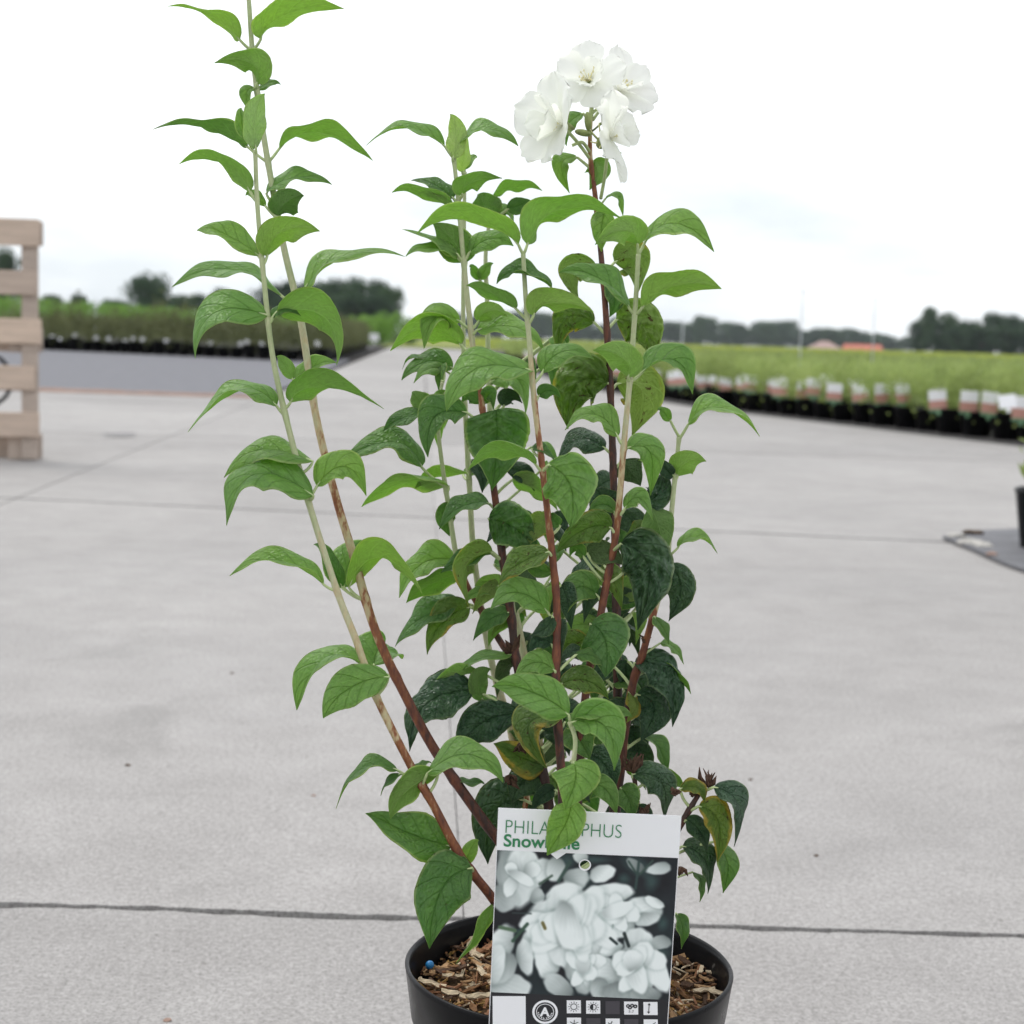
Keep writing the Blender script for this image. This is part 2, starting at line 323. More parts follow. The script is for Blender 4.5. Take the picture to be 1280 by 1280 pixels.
# ground cloth under the right-hand container field
RB = [(5.2, 4.2), (4.0, 8.6), (3.35, 9.6), (1.55, 15.3), (0.62, 21.4), (-0.30, 40), (-1.4, 70)]
fld = obj('container_field_cloth', mesh('container_field_cloth', [Vector((x, y, 0.006)) for x, y in RB] + [Vector((60, 110, 0.006)), Vector((60, 4.2, 0.006))], [tuple(range(len(RB) + 1, -1, -1))], [M['cloth']])); tag(fld, kind='structure')
bl = obj('left_bed_cloth', mesh('left_bed_cloth', [(-40, 49, 0.006), (-9.9, 36.4, 0.006), (-3.45, 31.8, 0.006), (-6.6, 88, 0.006), (-40, 95, 0.006)], [(0, 1, 2, 3, 4)], [M['cloth']])); tag(bl, kind='structure')

# ------------------------------------------------------------------ leafy masses
def leaf_cloud(n, fn, size, seed, up=0.5, asp=0.45):
    r = np.random.default_rng(seed); pos = fn(r, n); n = len(pos); s = size * r.uniform(0.6, 1.3, n) if not callable(size) else size(pos) * r.uniform(0.6, 1.3, n)
    d = r.normal(size=(n, 3)); d[:, 2] += up; d /= np.linalg.norm(d, axis=1)[:, None]
    e = np.cross(d, r.normal(size=(n, 3))); e /= np.linalg.norm(e, axis=1)[:, None]
    a = pos - d * s[:, None] * 0.5; b = pos + d * s[:, None] * 0.5; m = pos + e * (s * asp * 0.5)[:, None]; q = pos - e * (s * asp * 0.5)[:, None]
    v = np.stack([a, m, b, q], 1).reshape(-1, 3); return v, np.arange(4 * n).reshape(-1, 4)
def fast_mesh(name, v, f, mats):
    me = bpy.data.meshes.new(name); nv, nf = len(v), len(f); me.vertices.add(nv); me.vertices.foreach_set('co', np.asarray(v, dtype=np.float32).ravel())
    me.loops.add(nf * 4); me.loops.foreach_set('vertex_index', np.asarray(f, dtype=np.int32).ravel()); me.polygons.add(nf)
    me.polygons.foreach_set('loop_start', np.arange(0, nf * 4, 4, dtype=np.int32)); 
    for m in mats: me.materials.append(m)
    me.update(calc_edges=True); me.validate(); return me
def rb_x(y):
    for (x0, y0), (x1, y1) in zip(RB, RB[1:]):
        if y0 <= y <= y1: return x0 + (x1 - x0) * (y - y0) / (y1 - y0)
    return RB[-1][0] + (y - 70) * SK if y > 70 else RB[0][0]
rbx = np.vectorize(rb_x)
def field_fn(y0, y1, z0, z1, pw, inset, wfac=0.36):
    def fn(r, n):
        y = y0 + (y1 - y0) * r.random(n) ** pw; xl = rbx(y) + inset; xr = np.maximum(y * wfac, xl + 1.0)
        x = xl + (xr - xl) * r.random(n)
        h = (0.80 + 0.2 * np.sin(x * 2.3 + 2 * np.sin(y * .9))) * (0.72 + 0.36 * np.sin(x * 9 + 1.3 * np.sin(y * 4)) * np.sin(y * 6.3 + x))
        return np.stack([x, y, z0 + (z1 - z0) * r.random(n) ** 0.6 * h], 1)
    return fn
for nm, n, a, mat, sz, lab in (
    ('field_plants', 52000, (10.2, 30, 0.16, 0.44, 0.9, 0.55), 'field', 0.055, 'green container shrubs massed behind the front rows of black pots'),
    ('field_plants', 36000, (29, 75, 0.12, 0.46, 0.9, 0.5), 'field', 0.10, 'green container plants in the middle of the nursery field')):
    v, f = leaf_cloud(n, field_fn(*a), sz, 11 + n); tag(obj(nm, fast_mesh(nm, v, f, [M[mat]])), lab, 'plants', kind='stuff')
def far_fn(r, n):
    y = 74 + 190 * r.random(n) ** 1.1; x = rbx(y) + 0.4 + (y * 0.38 - rbx(y)) * r.random(n); return np.stack([x, y, -0.03 + 0.30 * r.random(n)], 1)
v, f = leaf_cloud(40000, far_fn, lambda p: 0.0022 * p[:, 1], 5, 0.2, 0.7); tag(obj('far_field_plants', fast_mesh('far_field_plants', v, f, [M['field_y']])), 'yellow-green crop band running to the far trees', 'plants', kind='stuff')
far = obj('far_field', mesh('far_field', [(-6, 75, 0.02), (90, 75, 0.02), (170, 330, 0.05), (-16, 330, 0.05)], [(0, 1, 2, 3)], [M['field_y']])); tag(far, kind='structure')
# left bed behind the first rows
def left_fn(r, n):
    t = r.random(n) ** 0.8; y0 = 32.8 + 50 * t; xr = -3.5 - 0.058 * (y0 - 32) - 0.45; x = xr - (y0 * 0.33 + xr * 1.0) * r.random(n)
    sh = np.where(x < -3.5, (-3.5 - x) * 0.70, 0); y = y0 + sh
    h = 0.8 + 0.2 * np.sin(x * 5 + np.sin(y * 3)); return np.stack([x, y, 0.1 + (0.70 * h) * r.random(n) ** 0.5], 1)
v, f = leaf_cloud(42000, left_fn, 0.10, 21); tag(obj('left_bed_plants', fast_mesh('left_bed_plants', v, f, [M['olive']])), 'dull olive container shrubs massed behind the row along the asphalt', 'plants', kind='stuff')
def tall_fn(r, n):
    x = -34 + 27 * r.random(n); y = 84 + 14 * r.random(n) + (-7 - x) * 0.15; h = 1.25 + 0.5 * np.clip((-14 - x) / 14, 0, 1) + 0.2 * np.sin(x * 2.2); return np.stack([x, y, h * r.random(n) ** 0.6], 1)
v, f = leaf_cloud(16000, tall_fn, 0.26, 31); tag(obj('tall_crop', fast_mesh('tall_crop', v, f, [M['bright']])), 'bright green tall crop behind the olive shrub bed', 'plants', kind='stuff')

# ------------------------------------------------------------------ background potted shrubs
def pot_mesh(name, r, h):
    b = MB(); b.lathe([(0.0, 0.002), (r * 0.78, 0.0), (r * 0.97, h * 0.93), (r, h * 0.93), (r, h), (r * 0.95, h), (r * 0.93, h * 0.9), (0.0, h * 0.9)], 20); return b.data(name, M['pot'], True)
def shrub_mesh(name, n, rad, z0, z1, size, mat, seed):
    r0 = random.Random(seed); stems = [(r0.uniform(-.3, .3) * rad, r0.uniform(-.3, .3) * rad, r0.uniform(-1, 1) * rad, r0.uniform(-1, 1) * rad, r0.uniform(.75, 1)) for _ in range(7)]
    def fn(r, n_):
        k = r.integers(0, 7, n_); t = r.random(n_) ** 0.75; S = np.array(stems)[k]; j = r.normal(size=(n_, 3)) * 0.03 * (z1 - z0) / 0.25
        return np.stack([S[:, 0] * (1 - t) + S[:, 2] * t, S[:, 1] * (1 - t) + S[:, 3] * t, z0 + (z1 - z0) * S[:, 4] * t], 1) + j
    v, f = leaf_cloud(n, fn, size, seed); return fast_mesh(name, v, f, [mat])
potR = pot_mesh('pot', 0.115, 0.150); shR = [shrub_mesh('foliage', 280, 0.17, 0.10, 0.42, 0.044, M['field'], 40 + i) for i in range(5)]
potL = pot_mesh('pot', 0.15, 0.22); shL = [shrub_mesh('foliage', 260, 0.2, 0.18, 0.82, 0.085, M['olive'], 60 + i) for i in range(5)]
def tag_mesh():
    b = MB(); w_, h_ = 0.10, 0.125
    for z0, z1, m in ((-0.02, 0.0, 2), (0, 0.016, 2), (0.016, 0.066, 1), (0.066, h_, 0)):
        ww = w_ if z0 >= 0 else 0.02
        b.box((0, 0, (z0 + z1) / 2), (ww, 0.0016, z1 - z0), m=m)
    return b.data('plant_label', [M['white_card'], M['tag_pink'], M['tag_green']])
tagm = tag_mesh()
tagw = MB(); tagw.box((0, 0, 0.06), (0.10, 0.0016, 0.075)); tagw.box((0, 0, 0.01), (0.02, 0.0016, 0.027)); tagwm = tagw.data('plant_label', M['white_card'])
def potted(x, y, pm, sm, label, group, s=1.0):
    e = empty('potted_shrub', (x, y, 0.006), rng.uniform(0, 6.28)); e.scale = (s, s, s * rng.uniform(0.85, 1.25)); tag(e, label, 'potted plant', group)
    obj('pot', pm, e); obj('foliage', rng.choice(sm), e); return e
def label_at(x, y, z, me, label, group, s=1.0):
    o = obj('plant_label', me); o.location = (x, y, z); o.rotation_euler = (rng.uniform(-.2, .12), rng.uniform(-.14, .14), rng.uniform(-.5, .5)); o.scale = (s,) * 3; return tag(o, label, 'label', group)
def walk(pts, step):
    o = []; acc = 0
    for (x0, y0), (x1, y1) in zip(pts, pts[1:]):
        l = math.hypot(x1 - x0, y1 - y0); d = -acc + step if o else 0
        while d <= l:
            o.append((x0 + (x1 - x0) * d / l, y0 + (y1 - y0) * d / l)); d += step
        acc = l - (d - step)
    return o
row1 = walk([(x + 0.28, y + 0.05) for x, y in RB[1:]], 0.305)
for i, (x, y) in enumerate(row1[:124]):
    if x > y * 0.335: continue
    potted(x + rng.uniform(-.03, .03), y + rng.uniform(-.03, .03), potR, shR, 'green shrub in black pot in front row beside concrete road', 'front row of the right field', 1.0)
    if rng.random() < 0.93 and y < 34:
        label_at(x - 0.09 + rng.uniform(-.06, .06), y - 0.075, 0.155 + rng.uniform(-.02, .02), tagm, 'white and pink plant label in front row of black pots', 'labels in the right field', rng.uniform(1.05, 1.3))
row2 = walk([(x + 0.62, y + 0.16) for x, y in RB[1:5]], 0.335)
for i, (x, y) in enumerate(row2[:70]):
    if x > y * 0.335: continue
    potted(x + rng.uniform(-.05, .05), y + rng.uniform(-.05, .05), potR, shR, 'green shrub in black pot in second row behind the road-edge pots', 'second row of the right field', 1.0)
    if rng.random() < 0.65 and y < 24:
        label_at(x - 0.06 + rng.uniform(-.08, .08), y - 0.08, 0.165 + rng.uniform(-.02, .02), tagm, 'white and pink plant label standing in second row of black pots', 'labels in the second row', rng.uniform(1.0, 1.25))
q = P(1262, 497, 9.6); label_at(q.x, q.y, q.z - 0.08, tagwm, 'plain white label raised above the front row of pots', None, 1.0)
rowl = walk([(-14.2, 39.6), (-9.9, 36.6), (-3.62, 32.1)], 0.36)
for x, y in rowl:
    potted(x, y, potL, shL, 'olive shrub in black pot in row along the grey asphalt', 'front row of the left bed')
    if rng.random() < 0.6: label_at(x + rng.uniform(-.1, .1), y - 0.12, 0.24 + rng.uniform(-.05, .05), tagwm, 'small white label in the row of pots along the asphalt', 'labels in the left bed', rng.uniform(0.7, 1.1))
rows = walk([(-3.64, 32.5), (-5.3, 60)], 0.40)
for x, y in rows: potted(x, y, potL, shL, 'olive shrub in black pot in row receding along the concrete road', 'side row of the left bed', rng.uniform(0.8, 1.0))
label_at(-3.62, 44.0, 0.32, tagwm, 'larger white label standing in the receding left pot row', None, 2.4)
for i, (px, py, d, s) in enumerate(((448, 402, 92, 1.0), (470, 398, 90, 1.15), (490, 397, 92, 1.2), (506, 401, 95, 1.0))):
    b = G(px, 434, 0); 
    def bfn(r, n): 
        u = r.normal(size=(n, 3)); u /= np.linalg.norm(u, axis=1)[:, None]; u *= r.random(n)[:, None] ** 0.35; return u * np.array([0.62, 0.62, 0.8]) * s + np.array([0, 0, 0.72 * s])
    v, f = leaf_cloud(1100, bfn, 0.14, 300 + i); e = empty('round_bush', ((px - 640) / FPX * d, d, -0.02)); tag(e, 'bright green bush beside the far end of the concrete road', 'bush', 'bright bushes by the road'); obj('foliage', fast_mesh('foliage', v, f, [M['bright']]), e)
    st = MB(); [st.tube([(0, 0, 0), (math.cos(a) * .1, math.sin(a) * .1, .4), (math.cos(a) * .3, math.sin(a) * .3, 1.0 * s)], [.03, .02, .008], 6) for a in (0.4, 2.5, 4.6)]; st.build('stem', M['bark'], e)

# ------------------------------------------------------------------ far trees
def tree_data(seed, broad):
    r = np.random.default_rng(seed); nc = 46; cl = []
    for i in range(nc):
        a = r.uniform(0, 6.28); zz = r.uniform(0.08, 0.86); prof = math.sin(math.pi * min(1, max(0.05, (zz - 0.05)) ** (0.8))) ** 0.7; rr = broad * prof * r.uniform(0.1, 0.95); cl.append((math.cos(a) * rr, math.sin(a) * rr, zz, r.uniform(0.13, 0.22)))
    cl = np.array(cl)
    def fn(r_, n):
        k = r_.integers(0, nc, n); u = r_.normal(size=(n, 3)); u /= np.linalg.norm(u, axis=1)[:, None]; u *= (r_.random(n) ** 0.4)[:, None]
        return cl[k, :3] + u * cl[k, 3][:, None] * np.array([1.15, 1.15, 0.8])
    v, f = leaf_cloud(5200, fn, 0.05, seed + 1, 0.1, 0.75)
    t = MB(); t.tube([(0, 0, -0.02), (0.01, 0, 0.2), (0.0, 0.01, 0.45), (0, 0, 0.8)], [0.035, 0.026, 0.018, 0.006], 8)
    for c in cl[::3]: t.tube([(0, 0, 0.12 + 0.3 * c[2]), tuple(c[:3] * np.array([.5, .5, .85])), tuple(c[:3])], [0.014, 0.009, 0.003], 5)
    return v, f, t
TR = []
for i, (br, mt) in enumerate(((0.42, 'tree_a'), (0.36, 'tree_b'), (0.5, 'tree_a'), (0.30, 'tree_b'))):
    v, f, t = tree_data(500 + i * 7, br); TR.append((fast_mesh('crown', v, f, [M[mt]]), t.data('trunk', M['bark'])))
def tree(px, topy, d, wpx, kind, label, group):
    x = (px - 640) / FPX * d; hor = 422 + (px - 640) * 0.0314; h = CAM_H + (hor - topy) / FPX * d
    e = empty('far_tree', (x, d, -0.05), rng.uniform(0, 6.28)); br = (0.42, 0.36, 0.5, 0.30)[kind] + 0.1; sx = (wpx / FPX * d) / (2 * br); e.scale = (sx, sx, h / 1.0)
    tag(e, label, 'tree', group); obj('crown', TR[kind][0], e); obj('trunk', TR[kind][1], e); return e
LT = 'low dark leafy tree peeping over the left shrub bed'
tree(183, 338, 240, 72, 0, 'broad dark tree standing higher than its neighbours beyond the left bed', 'trees beyond the left bed')
tree(4, 306, 210, 60, 0, 'dark tree showing through the upper gap of the pallet', 'trees beyond the left bed')
for a in ((60, 366, 260, 38, 1), (92, 364, 260, 36, 2), (140, 372, 260, 44, 1), (222, 366, 280, 50, 1), (245, 364, 290, 44, 2), (272, 358, 260, 52, 0), (300, 372, 290, 36, 1)): tree(*a, LT, 'trees beyond the left bed')
CT = 'tall dark tree in the dense clump at the end of the left field'
for a in ((330, 352, 290, 60, 0), (358, 347, 290, 70, 2), (388, 350, 280, 64, 1), (412, 344, 290, 74, 2), (440, 344, 285, 66, 0), (462, 345, 290, 60, 2), (480, 356, 280, 42, 1), (345, 366, 270, 60, 2), (430, 362, 270, 70, 2), (466, 366, 270, 50, 0)): tree(*a, CT, 'dense clump of trees')
FT = 'distant tree in the low treeline behind the right field'
r_ = random.Random(3)
for i in range(46):
    px = 560 + i * 12.6 + r_.uniform(-4, 4); top = (402, 400, 405)[i % 3] + r_.uniform(-6, 5) + (10 if px > 980 else 0) + (4 if px > 1060 else 0)
    if px < 700: top = 388 + r_.uniform(-6, 6)
    tree(px, top, 1000 + r_.uniform(-60, 80), 34 + r_.uniform(-4, 10), i % 4, FT, 'distant treeline')
tree(866, 393, 930, 20, 3, 'slim pointed tree rising above the distant treeline', None)
RT = 'tall dark tree in the wood at the right end of the field'
tree(1152, 381, 400, 34, 1, 'tallest tree of the right-hand wood, at its edge by the red-roofed building', 'wood at the right')
for a in ((1176, 389, 400, 34, 3), (1200, 397, 390, 44, 0), (1228, 387, 395, 56, 2), (1255, 391, 400, 48, 0), (1280, 393, 390, 50, 2), (1306, 391, 390, 50, 0), (1140, 397, 410, 34, 0), (1188, 405, 385, 44, 2), (1216, 403, 385, 50, 0), (1248, 405, 385, 50, 2), (1272, 405, 385, 44, 0), (1164, 399, 395, 40, 2)): tree(*a, RT, 'wood at the right')

# ------------------------------------------------------------------ far houses
def house(px0, px1, y_eave, y_ridge, d, roofm, hip, label):
    hor = 422 + ((px0 + px1) / 2 - 640) * 0.0314; x0, x1 = [(p - 640) / FPX * d for p in (px0, px1)]; ze = CAM_H + (hor - y_eave) / FPX * d; zr = CAM_H + (hor - y_ridge) / FPX * d
    L_, D_ = x1 - x0, 8.0; e = empty('farm_house', ((x0 + x1) / 2, d, -0.05)); tag(e, label, 'house')
    b = MB(); b.box((0, 0, ze / 2), (L_ - 0.6, D_ - 0.6, ze)); b.build('wall', M['house_wall'], e)
    i_ = L_ * hip; v = [(-L_ / 2, -D_ / 2, ze), (L_ / 2, -D_ / 2, ze), (L_ / 2, D_ / 2, ze), (-L_ / 2, D_ / 2, ze), (-L_ / 2 + i_, 0, zr), (L_ / 2 - i_, 0, zr)]
    obj('roof', mesh('roof', v, [(0, 1, 5, 4), (1, 2, 5), (2, 3, 4, 5), (3, 0, 4), (3, 2, 1, 0)], [roofm]), e)
    for q in range(3):
        b = MB(); b.box((-L_ / 2 + L_ * (q + 0.7) / 3.4, -D_ / 2 + 0.28, ze * 0.55), (1.0, 0.1, min(1.2, ze * 0.5))); b.build('window', M['window'], e)
house(998, 1046, 437, 426, 850, M['roof_pink'], 0.4, 'low building with faded pink hipped roof before the treeline')
house(1044, 1094, 438, 430, 860, M['roof_red'], 0.04, 'low building with orange-red roof before the treeline')

# ------------------------------------------------------------------ irrigation poles
for px, top, d, lab in ((992, 362, 17.5, 'thin grey irrigation pole rising among the container field plants'), (1082, 372, 26, 'thin grey irrigation pole in field in front of the red-roofed building'), (845, 398, 30, 'short thin grey irrigation pole at the road side of the container field'), (115, 372, 38.5, 'thin grey irrigation pole in the olive shrub bed')):
    hor = 422 + (px - 640) * 0.0314; h = CAM_H + (hor - top) / FPX * d; x = (px - 640) / FPX * d
    e = empty('irrigation_pole', (x, d, 0)); tag(e, lab, 'pole'); b = MB(); b.tube([(0, 0, 0), (0, 0, h * .5), (0.0, 0, h - 0.05)], 0.0062 * d / 17, 8); b.build('pole', M['pole'], e, True)
    b = MB(); b.lathe([(0.0, 0), (0.008, 0.004), (0.009, 0.03), (0.004, 0.05), (0, 0.055)], 10, c=(0, 0, h - 0.05)); b.build('sprinkler_head', M['pole'], e, True)

# ------------------------------------------------------------------ wooden pallet on its side
pd = 7.0; p0 = G(44, 576, 0); pal = empty('wooden_pallet', (p0.x + 0.012, p0.y, 0), R(8)); tag(pal, 'pale wooden pallet standing on its edge on the concrete', 'pallet')
H_ = 0.975
def pboard(name, c, d, m='wood'):
    b = MB(); b.box((0, 0, 0), d, ch=0.003); o = b.build(name, M[m], pal); o.location = c; o.rotation_euler = (0, rng.uniform(-.006, .006), 0); return o
for i, (z, hh) in enumerate(((0.145, 0.100), (0.335, 0.097), (0.525, 0.100), (0.715, 0.096), (H_ - 0.055, 0.108))):
    pboard('deck_board', (-0.60 + (0.006, -0.012, 0.012, -0.004, 0.004)[i], -0.011, z), (1.2, 0.022, hh))
for x in (-0.035, -0.6, -1.165): pboard('stringer_board', (x, 0.0115, H_ / 2), (0.066, 0.022, H_ - 0.01), 'wood2')
for x in (-0.075, -0.6, -1.12):
    for z in (0.052, H_ / 2, H_ - 0.052): pboard('block', (x, 0.0235 + 0.045, z), (0.098, 0.09, 0.10), 'wood2')
for z in (0.052, H_ / 2, H_ - 0.052): pboard('base_board', (-0.60, 0.115 + 0.011, z), (1.2, 0.022, 0.10), 'wood2')
q = G(-8, 512, 0)
b = MB(); b.tube([Vector((q.x - 0.13 + 0.17 * math.cos(a), q.y + 0.25, 0.18 + 0.17 * math.sin(a))) for a in np.linspace(0, 6.2, 26)], 0.014, 8); tag(b.build('rubber_hoop', M['pot'], None, True), 'black rubber hoop leaning behind the wooden pallet', 'hoop')

# ------------------------------------------------------------------ right edge: cloth corner, potted plant, debris
mc = [G(1178, 675), G(1212, 668), G(1290, 664), Vector((4.2, 5.7, 0)), Vector((4.2, 3.4, 0)), G(1330, 735), G(1250, 706), G(1215, 690)]
v = []; n_ = len(mc)
for p in mc: v.append(Vector((p.x, p.y, 0.012)))
tag(obj('ground_cloth', mesh('ground_cloth', v + [p - Vector((0, 0, 0.008)) for p in v], [tuple(range(n_))] + [(i, i + n_, (i + 1) % n_ + n_, (i + 1) % n_) for i in range(n_)], [M['mat_cloth']])), kind='structure')
shE = shrub_mesh('foliage', 150, 0.12, 0.15, 0.34, 0.055, M['field'], 91)
c0 = G(1302, 690); e = potted(c0.x + 0.028, c0.y, pot_mesh('pot', 0.112, 0.165), [shE], 'yellow-green plant in black pot on the grey cloth corner', None); e.location.z = 0.012
def lump(r, seed, flat=0.6):
    bm = bmesh.new(); bmesh.ops.create_icosphere(bm, subdivisions=2, radius=r)
    for q in bm.verts:
        k = 1 + 0.45 * mnoise.noise(q.co / r * 1.1 + Vector((seed, seed * 2, 0))); q.co = Vector((q.co.x * k * 1.3, q.co.y * k, q.co.z * k * flat))
    me = bpy.data.meshes.new('lump'); bm.to_mesh(me); bm.free(); return me
for i, (px, py, r0, m, lab) in enumerate(((1196, 676, .022, 'stone', 'pale pebble at the tip of the grey cloth corner'), (1213, 684, .030, 'stone', 'flat whitish stone holding down the grey cloth edge'), (1228, 688, .024, 'stone', 'second pale stone along the grey cloth edge'), (1216, 672, .024, 'soil', 'dark clod of soil lying on the grey cloth corner'), (1240, 699, .014, 'brick', 'small reddish crumb at the edge of the grey cloth'))):
    p = G(px, py); me = lump(r0, i * 3.1 + 1, 0.45); me.materials.append(M[m]); o = obj('stone' if m == 'stone' else 'clod', me); o.location = (p.x, p.y, 0.014); tag(o, lab, 'stone' if m == 'stone' else 'clod')
for i, (px, py, r0, m, lab) in enumerate(((160, 957, .0030, 'soil', 'dark crumb lying on the bare concrete left of the pot'), (392, 995, .0024, 'brick', 'reddish leaf scrap on the concrete left of the plant'), (938, 975, .0022, 'soil', 'tiny dark crumb on the concrete right of the plant'), (1020, 1070, .0022, 'soil', 'tiny dark crumb on the concrete right of the label'), (150, 546, .05, 'asphalt', 'long dark grey mark on the concrete beyond the pallet'), (210, 1276, .0028, 'brick', 'orange crumb on the concrete left of the pot'), (290, 842, .0026, 'soil', 'dark crumb on the concrete beyond the left stems'))):
    p = G(px, py); me = lump(r0, i * 2.3, 0.5); me.materials.append(M[m]); o = obj('debris', me); o.location = (p.x, p.y, r0 * 0.3); o.rotation_euler = (0, 0, 0.5 if i != 4 else 0.9); tag(o, lab, 'debris')
    if i == 4: o.scale = (1.6, 0.8, 0.12)  # flat lump added to stand for a dark mark on the concrete


# ------------------------------------------------------------------ the air
hz = MB(); hz.box((0, 620, 9.0), (1440, 1400, 20.4)); hzm = bpy.data.materials.new('pale_air'); hzm.use_nodes = True; ht = hzm.node_tree; ht.nodes.clear()
ho = ht.nodes.new('ShaderNodeOutputMaterial'); pv_ = ht.nodes.new('ShaderNodeVolumePrincipled'); pv_.inputs['Color'].default_value = (0.84, 0.91, 0.97, 1); pv_.inputs['Density'].default_value = 0.00012; ht.links.new(pv_.outputs[0], ho.inputs['Volume'])
tag(hz.build('haze', hzm), 'thin pale daylight haze filling the air over the nursery', 'haze', kind='stuff')

# ================================================================== THE POTTED SHRUB
PXM = 1.0 / FPX                                     # metres per photo pixel and metre of depth
PC = P(711, 1203, 1.04); RIM_Z = PC.z; PR = 0.0995
shrub = empty('potted_shrub', (PC.x, PC.y, 0)); tag(shrub, 'tall leafy shrub with white flowers in black plastic pot on the concrete', 'potted plant')
OFF = Vector((PC.x, PC.y, 0))
# pot
pb = MB(); h = RIM_Z
pb.lathe([(0.0, 0.004), (PR * 0.70, 0.003), (PR * 0.74, 0.0), (PR * 0.76, 0.004), (PR * 0.925, h - 0.034), (PR * 0.945, h - 0.0325), (PR * 0.985, h - 0.004), (PR * 0.99, h - 0.0012), (PR * 0.978, h), (PR * 0.962, h - 0.0012), (PR * 0.955, h - 0.004), (PR * 0.90, h - 0.034), (PR * 0.86, h - 0.05)], 96)
potp = pb.build('pot', M['pot'], shrub, True)
# soil
n = 56; sv = []; sf = []; SZ = h - 0.021
for i in range(20):
    for j in range(n):
        r = PR * 0.945 * i / 19; a = 2 * math.pi * j / n; x, y = r * math.cos(a), r * math.sin(a)
        sv.append(Vector((x, y, SZ + 0.006 * mnoise.noise(Vector((x * 40, y * 40, 1))) + 0.004 * mnoise.noise(Vector((x * 110, y * 110, 4))) - 0.003 * (i / 19) ** 4)))
sf = [(i * n + j, (i + 1) * n + j, (i + 1) * n + (j + 1) % n, i * n + (j + 1) % n) for i in range(19) for j in range(n)]
soil = obj('soil', mesh('soil', sv, [f[::-1] for f in sf], [M['soil']], True), shrub)
def chip_mesh(seed, l, w_, t, mat):
    r = random.Random(seed); bm = bmesh.new(); k = 5; tv = []; bv = []
    for i in range(k):
        u = i / (k - 1) - 0.5; ww = w_ * (0.35 + 0.65 * math.cos(u * 2.5)) * r.uniform(0.7, 1.15); zz = t * r.uniform(-0.6, 0.6) + t * 1.2 * u * u
        tv.append((bm.verts.new((u * l, -ww / 2 + r.uniform(-.2, .2) * w_, zz)), bm.verts.new((u * l + r.uniform(-.05, .05) * l, ww / 2, zz + t * r.uniform(-.4, .4)))))
        bv.append((bm.verts.new((u * l, -ww / 2, zz - t)), bm.verts.new((u * l, ww / 2, zz - t))))
    for i in range(k - 1):
        bm.faces.new((tv[i][0], tv[i + 1][0], tv[i + 1][1], tv[i][1])); bm.faces.new((bv[i][1], bv[i + 1][1], bv[i + 1][0], bv[i][0]))
        bm.faces.new((bv[i][0], bv[i + 1][0], tv[i + 1][0], tv[i][0])); bm.faces.new((tv[i][1], tv[i + 1][1], bv[i + 1][1], bv[i][1]))
    bm.faces.new((tv[0][0], tv[0][1], bv[0][1], bv[0][0])); bm.faces.new((tv[-1][1], tv[-1][0], bv[-1][0], bv[-1][1]))
    me = bpy.data.meshes.new('bark_chip'); bm.to_mesh(me); bm.free(); me.materials.append(mat); return me
rc = random.Random(12)
cms = [chip_mesh(i, rc.uniform(0.010, 0.026), rc.uniform(0.0025, 0.007), rc.uniform(0.0009, 0.002), CHIPS[(0, 1, 4, 5, 2, 0, 4, 5, 1, 2, 3, 0)[i % 12]]) for i in range(24)]
for i in range(290):
    a, r = rc.uniform(0, 6.283), PR * 0.90 * math.sqrt(rc.random())
    if math.sin(a) * r > 0.05 and rc.random() < 0.5: continue
    o = obj('bark_chip', rc.choice(cms), soil); x, y = r * math.cos(a), r * math.sin(a)
    o.location = (x, y, SZ + 0.003 + 0.006 * mnoise.noise(Vector((x * 40, y * 40, 1))) + rc.uniform(0, 0.005)); o.rotation_euler = (rc.uniform(-.6, .6), rc.uniform(-.35, .35), rc.uniform(0, 6.28)); s = rc.uniform(0.6, 1.2); o.scale = (s, s, s)
fm = MB()
for i in range(1500):
    a, r = rc.uniform(0, 6.283), PR * 0.93 * math.sqrt(rc.random()); x, y = r * math.cos(a), r * math.sin(a)
    fm.box((x, y, SZ + 0.002 + 0.006 * mnoise.noise(Vector((x * 40, y * 40, 1))) + rc.uniform(0, 0.004)), (rc.uniform(.003, .011), rc.uniform(.0006, .0018), rc.uniform(.0005, .0012)), Matrix.Rotation(rc.uniform(0, 6.28), 3, 'Z') @ Matrix.Rotation(rc.uniform(-.6, .6), 3, 'Y'), rc.randrange(6))
fo = fm.build('bark_fines', CHIPS, soil); fo['kind'] = 'stuff'
for px, py, rz, s in ((540, 1232, -0.35, 1.5), (572, 1246, -0.3, 1.7), (600, 1247, 0.6, 1.6), (590, 1165, 0.4, 1.0), (552, 1172, 1.0, .9), (895, 1218, 0.2, 1.1), (880, 1240, 0.55, 1.3), (566, 1222, 0.3, 1.1)):
    q = G(px, py, SZ + 0.006) - OFF; o = obj('bark_chip', cms[10 if px != 590 else 22], soil); o.location = (q.x, q.y, SZ + 0.0075); o.rotation_euler = (0.5, 0.1, rz); o.scale = (s, s * .5, s)
q = G(537, 1211, SZ + 0.006); bm = bmesh.new(); bmesh.ops.create_icosphere(bm, subdivisions=3, radius=0.0027)
for v_ in bm.verts: v_.co *= 1 + 0.05 * mnoise.noise(v_.co * 700)
me = bpy.data.meshes.new('fertiliser_bead'); bm.to_mesh(me); bm.free(); me.materials.append(M['blue']); [setattr(p_, 'use_smooth', True) for p_ in me.polygons]
o = obj('fertiliser_bead', me); o.location = (q.x, q.y, SZ + 0.0085); tag(o, 'tiny round blue bead lying on the bark chips in the pot', 'bead')

